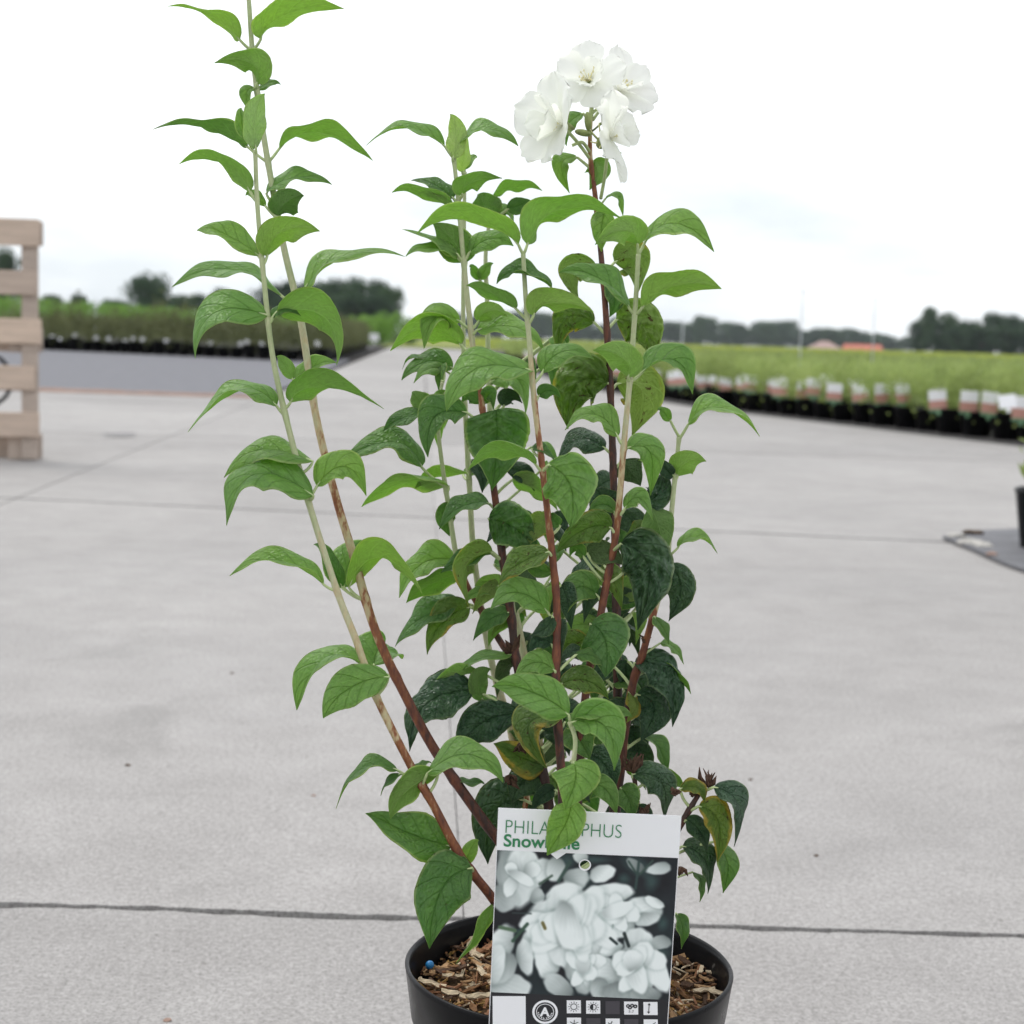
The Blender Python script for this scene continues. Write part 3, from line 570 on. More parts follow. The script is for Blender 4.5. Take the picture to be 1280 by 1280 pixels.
# ------------------------------------------------------------------ stems: (px, py, depth, age), radius in px bottom -> top
ST = {
 'A': ([(668, 1200, 1.03, .95), (618, 1126, 1.00, .85), (578, 1074, .985, .72), (540, 1003, .98, .66), (515, 960, .98, .60), (470, 870, .98, .46), (445, 800, .98, .40), (421, 738, .98, .30), (385, 625, .98, .12), (357, 520, .98, .05), (340, 440, .98, .02), (330, 350, .98, 0), (322, 260, .98, 0), (319, 188, .98, 0)], 6.2, 2.6),
 'B': ([(690, 1195, 1.06, 1), (650, 1090, 1.055, .95), (600, 1020, 1.05, .92), (548, 945, 1.045, .88), (512, 880, 1.04, .80), (470, 790, 1.04, .58), (441, 692, 1.04, .46), (420, 622, 1.04, .56), (395, 520, 1.04, .42), (376, 400, 1.04, .20), (355, 310, 1.04, .05), (338, 220, 1.04, .02), (325, 140, 1.04, 0), (316, 70, 1.04, 0), (311, 0, 1.04, 0), (308, -30, 1.04, 0)], 7.2, 2.6),
 'C': ([(700, 1190, 1.07, 1), (685, 1000, 1.07, 1), (660, 900, 1.07, .98), (645, 822, 1.07, .96), (639, 770, 1.07, .95), (630, 710, 1.07, .93), (620, 630, 1.07, .9), (610, 560, 1.06, .8), (602, 505, 1.06, .62), (592, 440, 1.06, .36), (584, 370, 1.06, .16), (578, 310, 1.06, .05), (573, 250, 1.06, 0), (567, 198, 1.06, 0)], 6.2, 2.6),
 'D': ([(690, 1195, 1.11, .8), (650, 960, 1.11, .5), (620, 850, 1.11, .25), (605, 780, 1.11, .15), (592, 690, 1.11, .08), (587, 610, 1.11, .03), (581, 500, 1.11, 0), (579, 400, 1.11, 0), (580, 300, 1.11, 0), (581, 215, 1.11, 0)], 5.2, 2.2),
 'E': ([(705, 1195, 1.14, .8), (670, 900, 1.14, .4), (630, 700, 1.14, .15), (617, 600, 1.14, .05), (611, 470, 1.14, .02), (609, 380, 1.14, 0), (607, 320, 1.14, 0), (612, 276, 1.14, 0), (617, 246, 1.14, 0)], 4.8, 2.0),
 'F': ([(645, 828, 1.075, .98), (628, 806, 1.085, .9), (605, 768, 1.09, .85), (584, 732, 1.09, .7), (571, 697, 1.09, .12), (561, 635, 1.09, .02), (554, 590, 1.09, 0), (549, 550, 1.09, 0), (547, 512, 1.09, 0), (553, 478, 1.09, 0)], 4.6, 2.0),
 'H': ([(705, 1190, 1.01, 1), (703, 1000, 1.0, .97), (697, 900, .99, .93), (695, 850, .985, .86), (696, 760, .98, .74), (690, 690, .975, .70), (682, 620, .97, .66), (675, 560, .97, .58), (667, 492, .97, .40), (662, 430, .97, .24), (657, 370, .97, .08), (654, 318, .97, 0)], 6.0, 2.8),
 'I': ([(745, 1190, 1.07, 1), (768, 1000, 1.07, 1), (772, 900, 1.07, 1), (771, 780, 1.07, .98), (769, 690, 1.07, .97), (767, 600, 1.07, .95), (763, 490, 1.07, .92), (759, 420, 1.07, .88), (755, 360, 1.07, .84), (750, 305, 1.07, .80), (744, 245, 1.07, .72), (738, 198, 1.07, .62), (738, 150, 1.07, .35), (740, 128, 1.07, .2)], 6.0, 2.4),
 'J': ([(722, 1190, 1.03, 1), (722, 1000, 1.02, .95), (733, 860, 1.005, .9), (745, 800, 1.0, .84), (757, 735, 1.0, .78), (767, 685, 1.0, .72), (773, 640, 1.0, .58), (779, 565, 1.0, .42), (786, 490, 1.0, .26), (791, 430, 1.0, .1), (795, 370, 1.0, .02), (798, 318, 1.0, 0)], 5.6, 2.8),
 'K': ([(758, 1190, 1.06, 1), (772, 1000, 1.06, .95), (788, 870, 1.05, .85), (804, 815, 1.045, .78), (815, 775, 1.04, .68), (826, 735, 1.04, .25), (834, 695, 1.04, .05), (839, 645, 1.04, .02), (844, 595, 1.04, 0), (849, 546, 1.04, 0)], 5.4, 2.6),
 'L': ([(775, 1195, 1.04, 1), (812, 1110, 1.02, 1), (846, 1040, 1.005, .98), (862, 1012, 1.0, .97), (874, 992, 1.0, .96), (884, 978, 1.0, .95)], 5.2, 2.4),
 'M': ([(705, 1180, 1.0, .8), (714, 1060, .945, .25), (716, 1002, .908, .08), (717, 955, .90, .02), (719, 925, .90, 0), (712, 902, .90, 0)], 3.6, 2.6),
 'N': ([(780, 1190, 1.05, .98), (792, 1090, 1.04, .97), (796, 1010, 1.03, .96), (792, 965, 1.03, .96)], 4.4, 2.6),
}
STS = {}
def crom(p, s):
    p = np.array(p, float); n = len(p); pts = []
    for i in range(n - 1):
        a, b, c, d = p[max(i - 1, 0)], p[i], p[i + 1], p[min(i + 2, n - 1)]
        for t in np.arange(0, 1, 1.0 / s): pts.append(0.5 * ((2 * b) + (c - a) * t + (2 * a - 5 * b + 4 * c - d) * t * t + (3 * b - a - 3 * c + d) * t ** 3))
    pts.append(p[-1]); return np.array(pts)
for k in ST: STS[k] = crom(ST[k][0], 10)
NODES = {k: [] for k in ST}

# ------------------------------------------------------------------ leaves
# (stem, base, point at half length, tip, apparent width, side seen u/l, kind, extra)
u, l = 'u', 'l'
F_, Pa, Ma, Da, Sp, Ye = 'fresh', 'pale', 'mature', 'dark', 'spotty', 'yellow'
LV = [
 # B upper
 ('B', 300,50, 262,20, 210,3, 16, l, F_), ('B', 326,49, 357,16, 430,6, 27, l, F_), ('B', 321,105, 316,80, 268,74, 30, l, F_, dict(dz=25)), ('B', 322,112, 336,104, 351,101, 9, u, F_), ('B', 318,110, 308,116, 311,136, 15, u, F_),
 ('B', 310,184, 255,160, 191,157, 14, l, Ma), ('B', 349,186, 400,166, 466,196, 18, l, F_), ('B', 333,242, 366,221, 415,226, 14, u, F_), ('B', 348,270, 356,255, 380,240, 36, l, Ma, dict(dz=35)), ('B', 332,258, 318,244, 307,240, 13, u, F_),
 ('B', 352,370, 290,335, 215,354, 15, u, F_), ('B', 381,361, 425,322, 506,316, 19, u, F_), ('B', 366,474, 358,458, 346,441, 18, l, F_), ('B', 369,474, 392,457, 421,449, 17, u, F_),
 ('B', 430,735, 440,697, 468,682, 46, u, F_, dict(dz=-45, q=.4)), ('B', 428,735, 408,698, 392,676, 22, u, Ma), ('B', 436,734, 476,694, 528,738, 24, l, F_, dict(dz=20)),
 ('B', 467,832, 472,813, 482,797, 60, u, F_, dict(dz=-75)), ('B', 566,975, 590,978, 606,975, 8, u, Ma),
 # A
 ('A', 320,186, 318,148, 331,112, 27, l, Pa), ('A', 316,188, 303,158, 302,130, 18, u, F_), ('A', 313,240, 277,203, 224,200, 20, l, F_), ('A', 323,320, 285,293, 246,283, 25, u, F_), ('A', 334,320, 350,291, 400,284, 36, l, F_, dict(dz=25)),
 ('A', 335,394, 266,392, 244,443, 40, u, F_, dict(dz=20)), ('A', 346,390, 408,396, 421,452, 38, l, F_), ('A', 341,398, 352,386, 376,390, 13, u, Ma), ('A', 346,508, 298,489, 235,535, 22, u, F_), ('A', 363,503, 402,481, 480,506, 28, l, F_),
 ('A', 391,577, 330,561, 280,592, 22, u, F_), ('A', 392,620, 318,594, 283,652, 42, u, F_, dict(dz=30, o=8)), ('A', 396,608, 430,582, 458,615, 34, u, F_), ('A', 405,731, 350,700, 287,715, 14, u, F_),
 ('A', 452,830, 402,827, 371,883, 21, u, F_), ('A', 486,846, 440,858, 404,893, 46, u, F_, dict(dz=25, o=10)), ('A', 497,963, 455,961, 420,1006, 13, u, Ma), ('A', 534,967, 585,944, 629,973, 33, u, F_, dict(dz=20, o=10)), ('A', 548,966, 512,984, 488,1019, 30, l, Ma),
 ('A', 500,967, 486,978, 476,990, 8, u, Ma), ('A', 515,961, 530,955, 541,951, 7, u, Ma), ('A', 564,1058, 510,1040, 457,1012, 52, u, Ma, dict(dz=15, o=-8)), ('A', 590,1085, 552,1112, 537,1181, 68, u, Ma, dict(dz=30, o=10)), ('A', 581,1082, 588,1062, 599,1046, 19, u, F_), ('A', 617,1130, 600,1165, 570,1200, 17, l, Ma, dict(dz=20)),
 # C / D / E top cluster
 ('C', 556,183, 510,161, 458,177, 11, u, F_), ('C', 566,198, 571,170, 563,138, 25, l, Pa), ('D', 578,215, 580,195, 584,166, 17, l, Pa), ('C', 574,180, 605,161, 648,178, 13, u, F_), ('D', 581,212, 588,200, 597,192, 10, u, F_),
 ('C', 578,243, 588,228, 628,218, 26, l, F_, dict(dz=25)), ('C', 567,248, 545,232, 514,221, 17, u, Ma), ('C', 568,264, 530,243, 490,236, 14, l, F_), ('H', 648,306, 590,272, 520,288, 24, l, F_, dict(dz=15)), ('C', 583,328, 568,303, 541,275, 44, l, Ma, dict(o=-10)),
 ('C', 572,318, 545,300, 503,282, 11, u, F_), ('C', 572,322, 540,309, 507,316, 12, u, F_), ('C', 586,317, 610,299, 642,303, 25, u, F_), ('E', 614,275, 606,258, 597,239, 40, l, Ma, dict(dz=10)), ('E', 616,274, 634,262, 641,286, 16, u, F_), ('E', 634,262, 652,256, 667,254, 20, u, Ma), ('E', 617,246, 642,234, 678,234, 13, l, F_),
 ('E', 600,350, 606,338, 617,325, 14, u, F_), ('E', 599,350, 592,338, 587,330, 11, u, F_), ('H', 645,386, 615,367, 583,352, 17, l, F_), ('H', 690,360, 652,340, 621,350, 13, u, Ma),
 ('C', 576,431, 538,409, 488,434, 32, l, F_), ('C', 575,402, 545,396, 530,431, 30, u, F_, dict(dz=30)), ('C', 598,402, 610,389, 635,391, 24, l, F_, dict(dz=20)), ('C', 596,413, 642,408, 682,437, 28, u, F_), ('D', 566,461, 535,452, 502,471, 26, u, Ma), ('D', 540,451, 518,446, 503,457, 6, u, Ma),
 ('H', 667,464, 600,460, 558,509, 36, u, F_, dict(dz=30)), ('E', 613,478, 647,474, 657,515, 28, u, F_), ('E', 630,508, 636,495, 653,500, 21, u, Da), ('F', 548,515, 526,501, 515,486, 26, l, Ma), ('F', 553,512, 549,499, 554,484, 17, u, F_), ('F', 530,516, 505,521, 479,535, 18, u, Ma), ('C', 584,516, 545,520, 535,567, 36, u, Ma, dict(dz=25)),
 ('F', 527,584, 490,552, 428,573, 30, u, Ma), ('C', 600,505, 590,494, 577,499, 22, u, Ma), ('C', 605,505, 613,492, 617,508, 19, u, Ma), ('H', 673,495, 686,488, 701,493, 18, u, Ma), ('C', 620,512, 621,552, 615,609, 80, u, Ma, dict(q=.9, o=14)), ('H', 670,581, 630,562, 584,583, 16, l, F_, dict(dz=15)),
 ('F', 561,608, 505,602, 452,629, 18, l, F_), ('D', 584,592, 550,592, 519,606, 13, l, F_), ('E', 640,600, 670,611, 697,634, 26, l, F_), ('H', 665,561, 681,563, 696,578, 11, u, Ma), ('C', 612,630, 580,631, 549,657, 20, u, Ma), ('F', 570,634, 557,645, 562,666, 26, u, Ma),
 ('E', 632,585, 655,592, 668,610, 24, u, Da), ('D', 588,575, 600,590, 603,612, 18, u, Da),
 # centre
 ('F', 571,700, 530,704, 499,743, 32, u, F_), ('F', 572,718, 540,730, 508,749, 26, l, Ma), ('C', 614,692, 585,698, 551,712, 18, u, Ma), ('C', 616,690, 583,706, 586,755, 26, l, Sp, dict(dz=25)), ('C', 611,648, 642,660, 674,690, 54, u, Ma, dict(q=1.2, o=14)), ('H', 686,690, 652,702, 624,726, 30, u, Sp, dict(o=8)),
 ('H', 690,716, 670,711, 655,704, 19, u, Ma), ('C', 622,742, 600,739, 581,750, 14, u, F_), ('H', 685,766, 650,740, 613,757, 36, u, F_, dict(dz=15)), ('H', 690,770, 681,786, 663,791, 20, u, Da), ('H', 690,806, 676,800, 661,813, 24, u, Da),
 ('F', 573,751, 530,769, 494,804, 32, u, Ma), ('F', 588,759, 555,776, 534,814, 34, u, Sp), ('C', 640,818, 600,825, 566,839, 13, u, F_), ('C', 600,840, 566,846, 547,861, 17, l, F_), ('C', 592,862, 536,880, 512,935, 50, u, Da, dict(q=.7, dz=20)), ('C', 604,876, 598,851, 614,832, 24, l, Ma), ('C', 650,892, 602,904, 573,939, 48, u, Da, dict(q=.8)),
 ('H', 694,839, 670,828, 643,846, 28, u, F_), ('M', 711,894, 668,866, 615,853, 48, u, F_, dict(dz=10)), ('M', 714,903, 756,907, 768,958, 46, u, F_, dict(dz=20)), ('M', 716,900, 740,892, 762,899, 15, u, F_), ('M', 717,953, 719,976, 706,1008, 56, u, F_, dict(dz=20, o=3)), ('M', 714,1000, 707,1030, 684,1064, 44, u, F_, dict(dz=4, o=14)),
 ('H', 700,856, 730,850, 761,869, 32, u, Sp), ('H', 702,897, 661,908, 684,956, 36, u, Ye, dict(dz=15)), ('C', 682,957, 650,946, 617,925, 42, u, Ye), ('C', 682,966, 656,976, 640,1001, 46, u, Da), ('J', 734,944, 755,955, 769,986, 42, u, Da), ('J', 718,905, 725,925, 737,945, 40, u, Ma, dict(o=-5)),
 ('C', 655,1000, 618,1016, 610,1076, 62, u, Da), ('J', 733,818, 716,814, 699,827, 13, u, Da),
 ('H', 686,581, 713,608, 713,655, 64, u, F_, dict(q=.7, dz=30, o=12)), ('J', 764,660, 735,660, 696,686, 38, u, Sp, dict(o=6)), ('H', 700,657, 692,648, 690,638, 15, u, Ma), ('I', 768,642, 755,625, 745,607, 38, u, Da), ('I', 765,692, 745,690, 734,664, 44, u, Da, dict(o=-10)),
 ('I', 752,716, 735,705, 711,729, 16, u, Da), ('J', 730,697, 721,685, 712,692, 17, u, Ma), ('J', 748,746, 722,735, 700,776, 34, u, Ma), ('J', 738,780, 756,800, 757,842, 60, u, Ma, dict(q=.5, dz=25, o=10)),
 # I and flower stem
 ('I', 757,262, 752,285, 752,310, 28, u, F_), ('I', 757,248, 771,246, 779,266, 6, u, F_), ('I', 722,197, 702,206, 712,237, 19, u, F_), ('I', 741,201, 747,216, 737,233, 30, l, F_, dict(o=-8)), ('I', 729,142, 711,155, 708,178, 16, u, F_), ('I', 750,133, 764,140, 755,161, 22, u, Ma),
 ('I', 768,328, 793,326, 796,366, 44, l, Sp, dict(o=-10)), ('I', 746,334, 714,340, 724,371, 32, l, Sp), ('I', 743,403, 708,398, 699,437, 38, u, Sp, dict(q=1.2)), ('I', 770,400, 803,408, 816,447, 58, l, Sp, dict(q=1.6, o=-6)), ('I', 765,453, 740,459, 711,464, 20, l, Sp), ('I', 760,479, 721,480, 710,532, 62, u, Sp, dict(q=1.6)), ('I', 771,480, 803,490, 790,541, 58, l, Sp, dict(o=-8)), ('I', 756,350, 768,375, 762,392, 20, u, Ma),
 ('I', 757,561, 720,549, 696,579, 28, u, Da), ('J', 772,546, 745,517, 706,533, 24, u, F_),
 # H and J upper
 ('H', 659,306, 697,264, 778,268, 34, l, F_), ('H', 667,394, 690,378, 742,385, 26, l, F_, dict(dz=15)), ('H', 678,466, 700,440, 743,444, 28, u, F_), ('J', 797,306, 783,288, 744,301, 38, l, F_, dict(dz=25)), ('J', 806,303, 846,279, 893,310, 23, u, F_), ('J', 786,384, 750,347, 699,336, 24, u, F_), ('J', 803,384, 840,358, 902,356, 30, l, F_), ('J', 785,471, 780,449, 741,433, 40, l, F_, dict(dz=25)), ('J', 801,467, 842,448, 866,488, 24, u, F_),
 ('J', 784,560, 812,566, 813,615, 33, u, F_), ('J', 781,636, 799,622, 816,646, 20, u, F_), ('J', 768,641, 755,630, 732,641, 18, u, Ma),
 # K
 ('K', 838,526, 830,516, 822,508, 13, u, F_), ('K', 860,531, 900,509, 950,541, 16, u, F_), ('K', 847,595, 856,579, 883,572, 34, l, F_, dict(dz=20)), ('K', 842,594, 832,586, 825,571, 18, u, Da), ('K', 847,685, 870,671, 897,687, 11, u, F_),
 ('I', 780,574, 789,590, 801,603, 34, l, Da), ('K', 802,624, 822,618, 833,580, 34, u, Da, dict(q=1)), ('I', 778,640, 791,655, 790,678, 34, u, Da), ('K', 812,634, 823,656, 830,692, 38, l, Ma), ('J', 776,680, 812,712, 797,783, 62, u, Da, dict(q=1.8, dz=15, o=12)), ('K', 836,706, 851,736, 836,772, 38, u, Da, dict(q=1)), ('I', 771,745, 785,745, 801,752, 20, u, Da),
 ('K', 818,771, 829,786, 836,801, 15, u, Ma), ('K', 825,804, 841,808, 855,826, 9, u, F_), ('I', 776,788, 787,784, 799,791, 6, u, Da), ('K', 793,829, 833,844, 841,904, 42, u, Da, dict(q=1)), ('K', 826,831, 846,845, 864,863, 13, l, Ma), ('K', 796,868, 818,885, 801,922, 46, u, Da, dict(q=.6)), ('K', 803,922, 823,934, 833,966, 15, u, Ma), ('I', 766,855, 786,854, 806,869, 14, u, Ma), ('K', 786,865, 794,885, 783,899, 16, l, Ye), ('I', 780,912, 796,930, 780,956, 30, u, Da),
 ('N', 790,968, 826,977, 831,1020, 36, u, Da, dict(q=.6)), ('N', 776,985, 786,1000, 791,1022, 32, u, Ma), ('J', 735,985, 755,985, 771,1014, 30, u, F_), ('N', 795,1010, 806,1016, 812,1030, 18, u, Da),
 # L low right
 ('L', 892,984, 923,1004, 918,1054, 27, u, Da), ('L', 873,1008, 897,1026, 897,1073, 34, u, Ye, dict(o=8)), ('L', 857,1025, 873,1036, 884,1060, 25, u, Da), ('L', 853,1058, 881,1074, 885,1113, 29, u, Da), ('L', 893,1052, 909,1080, 904,1112, 24, u, Ma), ('L', 866,1090, 877,1104, 875,1123, 8, u, Ma), ('L', 850,986, 871,984, 881,999, 18, u, Ye), ('N', 846,1142, 853,1160, 852,1182, 16, u, Ma),
]
rf = random.Random(5)
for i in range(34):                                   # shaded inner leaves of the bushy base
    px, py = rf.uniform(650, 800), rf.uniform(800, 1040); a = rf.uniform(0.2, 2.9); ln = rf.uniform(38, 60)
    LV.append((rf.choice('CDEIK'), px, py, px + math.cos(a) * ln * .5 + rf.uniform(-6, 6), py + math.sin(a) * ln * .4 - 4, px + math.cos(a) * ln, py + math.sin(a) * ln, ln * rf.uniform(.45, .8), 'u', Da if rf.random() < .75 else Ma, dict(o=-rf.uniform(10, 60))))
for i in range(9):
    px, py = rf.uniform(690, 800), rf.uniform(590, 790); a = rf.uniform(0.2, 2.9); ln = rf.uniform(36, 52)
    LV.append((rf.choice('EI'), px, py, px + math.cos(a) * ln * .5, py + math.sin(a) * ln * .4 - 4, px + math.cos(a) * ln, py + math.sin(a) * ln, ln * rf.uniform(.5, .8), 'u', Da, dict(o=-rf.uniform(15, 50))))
for i in range(52):                                   # further small leaves on the inner side shoots
    px, py = rf.uniform(600, 815), rf.uniform(610, 1000); a = rf.uniform(-.2, 3.3); ln = rf.uniform(30, 54)
    if px < 640 and py < 700: px += 50
    LV.append((min('CDEIK', key=lambda q_: abs(float(np.interp(-py, -STS[q_][:, 1], STS[q_][:, 0])) - px) + rf.uniform(0, 22)), px, py, px + math.cos(a) * ln * .5 + rf.uniform(-5, 5), py + math.sin(a) * ln * .4 - 5, px + math.cos(a) * ln, py + math.sin(a) * ln, ln * rf.uniform(.32, .6), rf.choice('uuul'), rf.choice((Ma, Ma, Da, Da, F_, Sp)), dict(o=-rf.uniform(0, 40), q=rf.uniform(.2, .58))))
for i in range(16):
    px, py = rf.uniform(540, 740), rf.uniform(400, 600); a = rf.uniform(-.2, 3.3); ln = rf.uniform(28, 46)
    LV.append((min('CDEF', key=lambda q_: abs(float(np.interp(-py, -STS[q_][:, 1], STS[q_][:, 0])) - px)), px, py, px + math.cos(a) * ln * .5, py + math.sin(a) * ln * .4 - 5, px + math.cos(a) * ln, py + math.sin(a) * ln, ln * rf.uniform(.32, .55), 'u', rf.choice((Ma, F_)), dict(o=-rf.uniform(5, 45))))
for i in range(30):
    px, py = rf.uniform(610, 790), rf.uniform(690, 930); a = rf.uniform(-.3, 3.4); ln = rf.uniform(32, 56)
    LV.append((min('CDEHJI', key=lambda q_: abs(float(np.interp(-py, -STS[q_][:, 1], STS[q_][:, 0])) - px) + rf.uniform(0, 15)), px, py, px + math.cos(a) * ln * .5 + rf.uniform(-5, 5), py + math.sin(a) * ln * .4 - 5, px + math.cos(a) * ln, py + math.sin(a) * ln, ln * rf.uniform(.35, .6), rf.choice('uuul'), rf.choice((Ma, Ma, Da, F_, Sp)), dict(o=-rf.uniform(-6, 25), q=rf.uniform(.2, .58))))
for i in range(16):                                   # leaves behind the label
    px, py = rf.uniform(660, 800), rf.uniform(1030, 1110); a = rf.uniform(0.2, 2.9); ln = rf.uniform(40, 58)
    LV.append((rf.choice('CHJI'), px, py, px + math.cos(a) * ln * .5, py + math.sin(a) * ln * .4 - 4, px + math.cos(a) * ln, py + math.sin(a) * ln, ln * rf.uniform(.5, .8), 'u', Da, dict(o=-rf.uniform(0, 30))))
CAMP = np.array(CM.translation)
CAMZ = np.array(CM.to_3x3() @ Vector((0, 0, 1)))
def V3(px, py, d): return np.array(P(px, py, d))
def leaf_build(row, idx):
    st, bx, by, mx_, my_, tx, ty, aw, side, kind = row[:10]; ex = row[10] if len(row) > 10 else {}
    r = random.Random(idx * 13 + 1); S = STS[st]
    NS, NV = (54, 31) if ex.get('q', 0) > 0.6 else (32, 17)
    SS = np.linspace(0, 1, NS); VV = np.linspace(-1, 1, NV); pe = r.uniform(.56, .74); PROF = SS ** pe * (1 - SS) ** (1.0 + r.uniform(-.08, .12)); PROF = PROF / PROF.max()
    # node on the stem
    i0 = int(np.argmin((S[:, 0] - bx) ** 2 + (S[:, 1] - by) ** 2)); dx = math.hypot(S[i0, 0] - bx, S[i0, 1] - by)
    i1 = int(np.argmin((S[:, 0] - bx) ** 2 * 0.35 + (S[:, 1] - (by + 0.75 * dx + 3)) ** 2)); nd = S[i1]; NODES[st].append(i1)
    o = ex.get('o', r.uniform(-4, 6)); dz = ex.get('dz', r.uniform(-14, 18)); D = nd[2]; u_ = D * PXM
    db = D - (o + 0.15 * dz) * u_; dt = db - dz * u_; dm = (db + dt) / 2 - ex.get('bm', 0.12 * abs(dz) + 2) * u_
    b, m, t = V3(bx, by, db), V3(mx_, my_, dm), V3(tx, ty, dt); c = 2 * m - (b + t) / 2
    s = SS[:, None]; mid = (1 - s) ** 2 * b + 2 * s * (1 - s) * c + s ** 2 * t
    # acuminate tip droops a little
    mid = mid + np.array([0, 0, -1.0]) * ((np.clip(SS - 0.72, 0, 1) / 0.28) ** 2 * 0.0022)[:, None]
    T = np.gradient(mid, axis=0); T /= np.linalg.norm(T, axis=1)[:, None]
    Lr = np.linalg.norm(np.diff(mid, axis=0), axis=1).sum(); W = aw * 1.07 * u_
    Wt = max(W * 1.0, min(Lr * 0.50, W * 3.2)); phi = math.acos(min(1.0, W / Wt)) if Wt > 0 else 0
    Vw = CAMP - mid; Vw /= np.linalg.norm(Vw, axis=1)[:, None]
    S0 = np.cross(T, Vw); S0 /= np.linalg.norm(S0, axis=1)[:, None]; N0 = np.cross(S0, T)
    sg = 1 if side == 'u' else -1; best = None
    for sp in (1, -1):
        Nn = math.cos(phi) * N0 - sp * math.sin(phi) * S0; z = (sg * Nn[:, 2]).mean()
        if best is None or z > best[0]: best = (z, sp)
    sp = best[1]; ph = phi * sp + r.choice((-1, 1)) * r.uniform(.1, .75) * (SS - 0.35)
    ph = np.asarray(ph)[:, None]
    SV = np.cos(ph) * S0 + np.sin(ph) * N0; UP = sg * (np.cos(ph) * N0 - np.sin(ph) * S0)
    hw = (PROF * Wt / 2)[:, None]; hw = np.maximum(hw, 0.00018)
    v = VV[None, :]; av = np.abs(v); sgrid = SS[:, None]
    edge = 1 + 0.012 * np.sin(sgrid * 47 + 3 * np.sin(sgrid * 13 + idx)) * (av > 0.9) + 0.05 * np.sin(sgrid * 9 + idx * 1.7) * (av > .5)
    fold = math.tan(R(r.uniform(10, 26) if not ex.get('q') else r.uniform(2, 10)))
    hgt = hw * (fold * av - 0.22 * av ** 3 * r.uniform(.3, 1.4))
    q = ex.get('q', 0.22 + (0.15 if kind == Da else 0)); tt = sgrid - 0.30 * av ** 0.8
    hgt = hgt + q * hw.max() * 0.12 * np.abs(np.sin(math.pi * 5 * tt)) * np.clip(PROF * 1.5, 0, 1)[:, None] * (1 - 0.3 * av) - 0.05 * hw * np.exp(-(v / 0.1) ** 2)
    und = np.sin(sgrid * r.uniform(7, 13) + idx) * av ** 2 * hw * 0.14 * (1 + q) + np.sin(sgrid * r.uniform(3, 6) + v * 2 + idx * 2.1) * hw * 0.07
    hgt = hgt + und
    if q > 0.6:
        nzv = np.array([[mnoise.noise(Vector((a * 7, bb * 3.4, idx * 1.7))) + 1.1 * abs(mnoise.noise(Vector((a * 11, bb * 5.2, idx * 3.1)))) for bb in VV] for a in SS]); hgt = hgt + nzv * hw.max() * 0.13 * min(q, 1.6) * np.clip(PROF * 2, 0, 1)[:, None]
    top = mid[:, None, :] + (v * hw * edge)[:, :, None] * SV[:, None, :] + hgt[:, :, None] * UP[:, None, :]
    bot = top - UP[:, None, :] * 0.00022
    verts = np.concatenate([top.reshape(-1, 3), bot.reshape(-1, 3)]) - np.array(OFF); nn = NS * NV
    faces = []; mi = []; uvs = []
    flip = (np.dot(np.cross(T[8], SV[8]), UP[8]) < 0)
    for i in range(NS - 1):
        for j in range(NV - 1):
            a0, a1, a2, a3 = i * NV + j, (i + 1) * NV + j, (i + 1) * NV + j + 1, i * NV + j + 1
            f = (a0, a1, a2, a3) if not flip else (a0, a3, a2, a1)
            faces.append(f); mi.append(0); faces.append(tuple(x + nn for x in (f[0], f[3], f[2], f[1]))); mi.append(1)
        for j in (0, NV - 1):
            a0, a1 = i * NV + j, (i + 1) * NV + j; faces.append((a0, a1, a1 + nn, a0 + nn)); mi.append(0)
    uvv = np.stack([np.repeat(SS, NV), np.tile(VV * .5 + .5, NS)], 1); uvv = np.concatenate([uvv, uvv])
    # petiole
    pn = V3(nd[0], nd[1], nd[2]); mbp = MB(); ctrl = (pn + b) / 2 + np.array([0, 0, -0.001]) - 0.15 * (T[0]) * np.linalg.norm(b - pn)
    pts = [Vector((1 - k) ** 2 * pn + 2 * k * (1 - k) * ctrl + k * k * (b)) - OFF for k in np.linspace(0, 1, 6)] + [Vector(mid[2]) - OFF]
    pr = max(1.5, min(2.1, aw * 0.07 + 1.0)) * u_
    mbp.tube(pts, [pr * 1.25, pr, pr * .95, pr * .95, pr * .9, pr * .85, pr * .3], 7)
    base = len(verts); verts = np.concatenate([verts, np.array([tuple(p) for p in mbp.v])]); uvv = np.concatenate([uvv, np.zeros((len(mbp.v), 2))])
    faces += [tuple(x + base for x in f) for f in mbp.f]; mi += [2] * len(mbp.f)
    me = mesh('leaf', verts, faces, LM[kind] + [M['petiole']], True, mi)
    uvl = me.uv_layers.new(name='UVMap'); li = np.empty(len(me.loops), dtype=np.int32); me.loops.foreach_get('vertex_index', li); uvl.data.foreach_set('uv', uvv[li].astype(np.float32).ravel())
    return me
leafs = [(row[0], leaf_build(row, i)) for i, row in enumerate(LV)]
STEMO = {}
for k, (pts, r0, r1) in ST.items():
    S = STS[k]; n = len(S); t = np.linspace(0, 1, n); rad = (r0 * (1 - t) + r1 * t)
    for i1 in set(NODES[k]): rad = rad * (1 + 0.14 * np.exp(-((S[:, 1] - S[i1, 1]) / 5.0) ** 2))
    w3 = [Vector(V3(*S[i, :3])) - OFF for i in range(n)]; b = MB(); b.tube(w3, [rad[i] * 1.0 * S[i, 2] * PXM for i in range(n)], 12)
    me = b.data('stem', M['stem'], True); at = me.attributes.new('age', 'FLOAT', 'POINT'); at.data.foreach_set('value', np.repeat(S[:, 3], 12).astype(np.float32)); STEMO[k] = obj('stem', me, shrub)
for k, me in leafs: obj('leaf', me, STEMO[k])

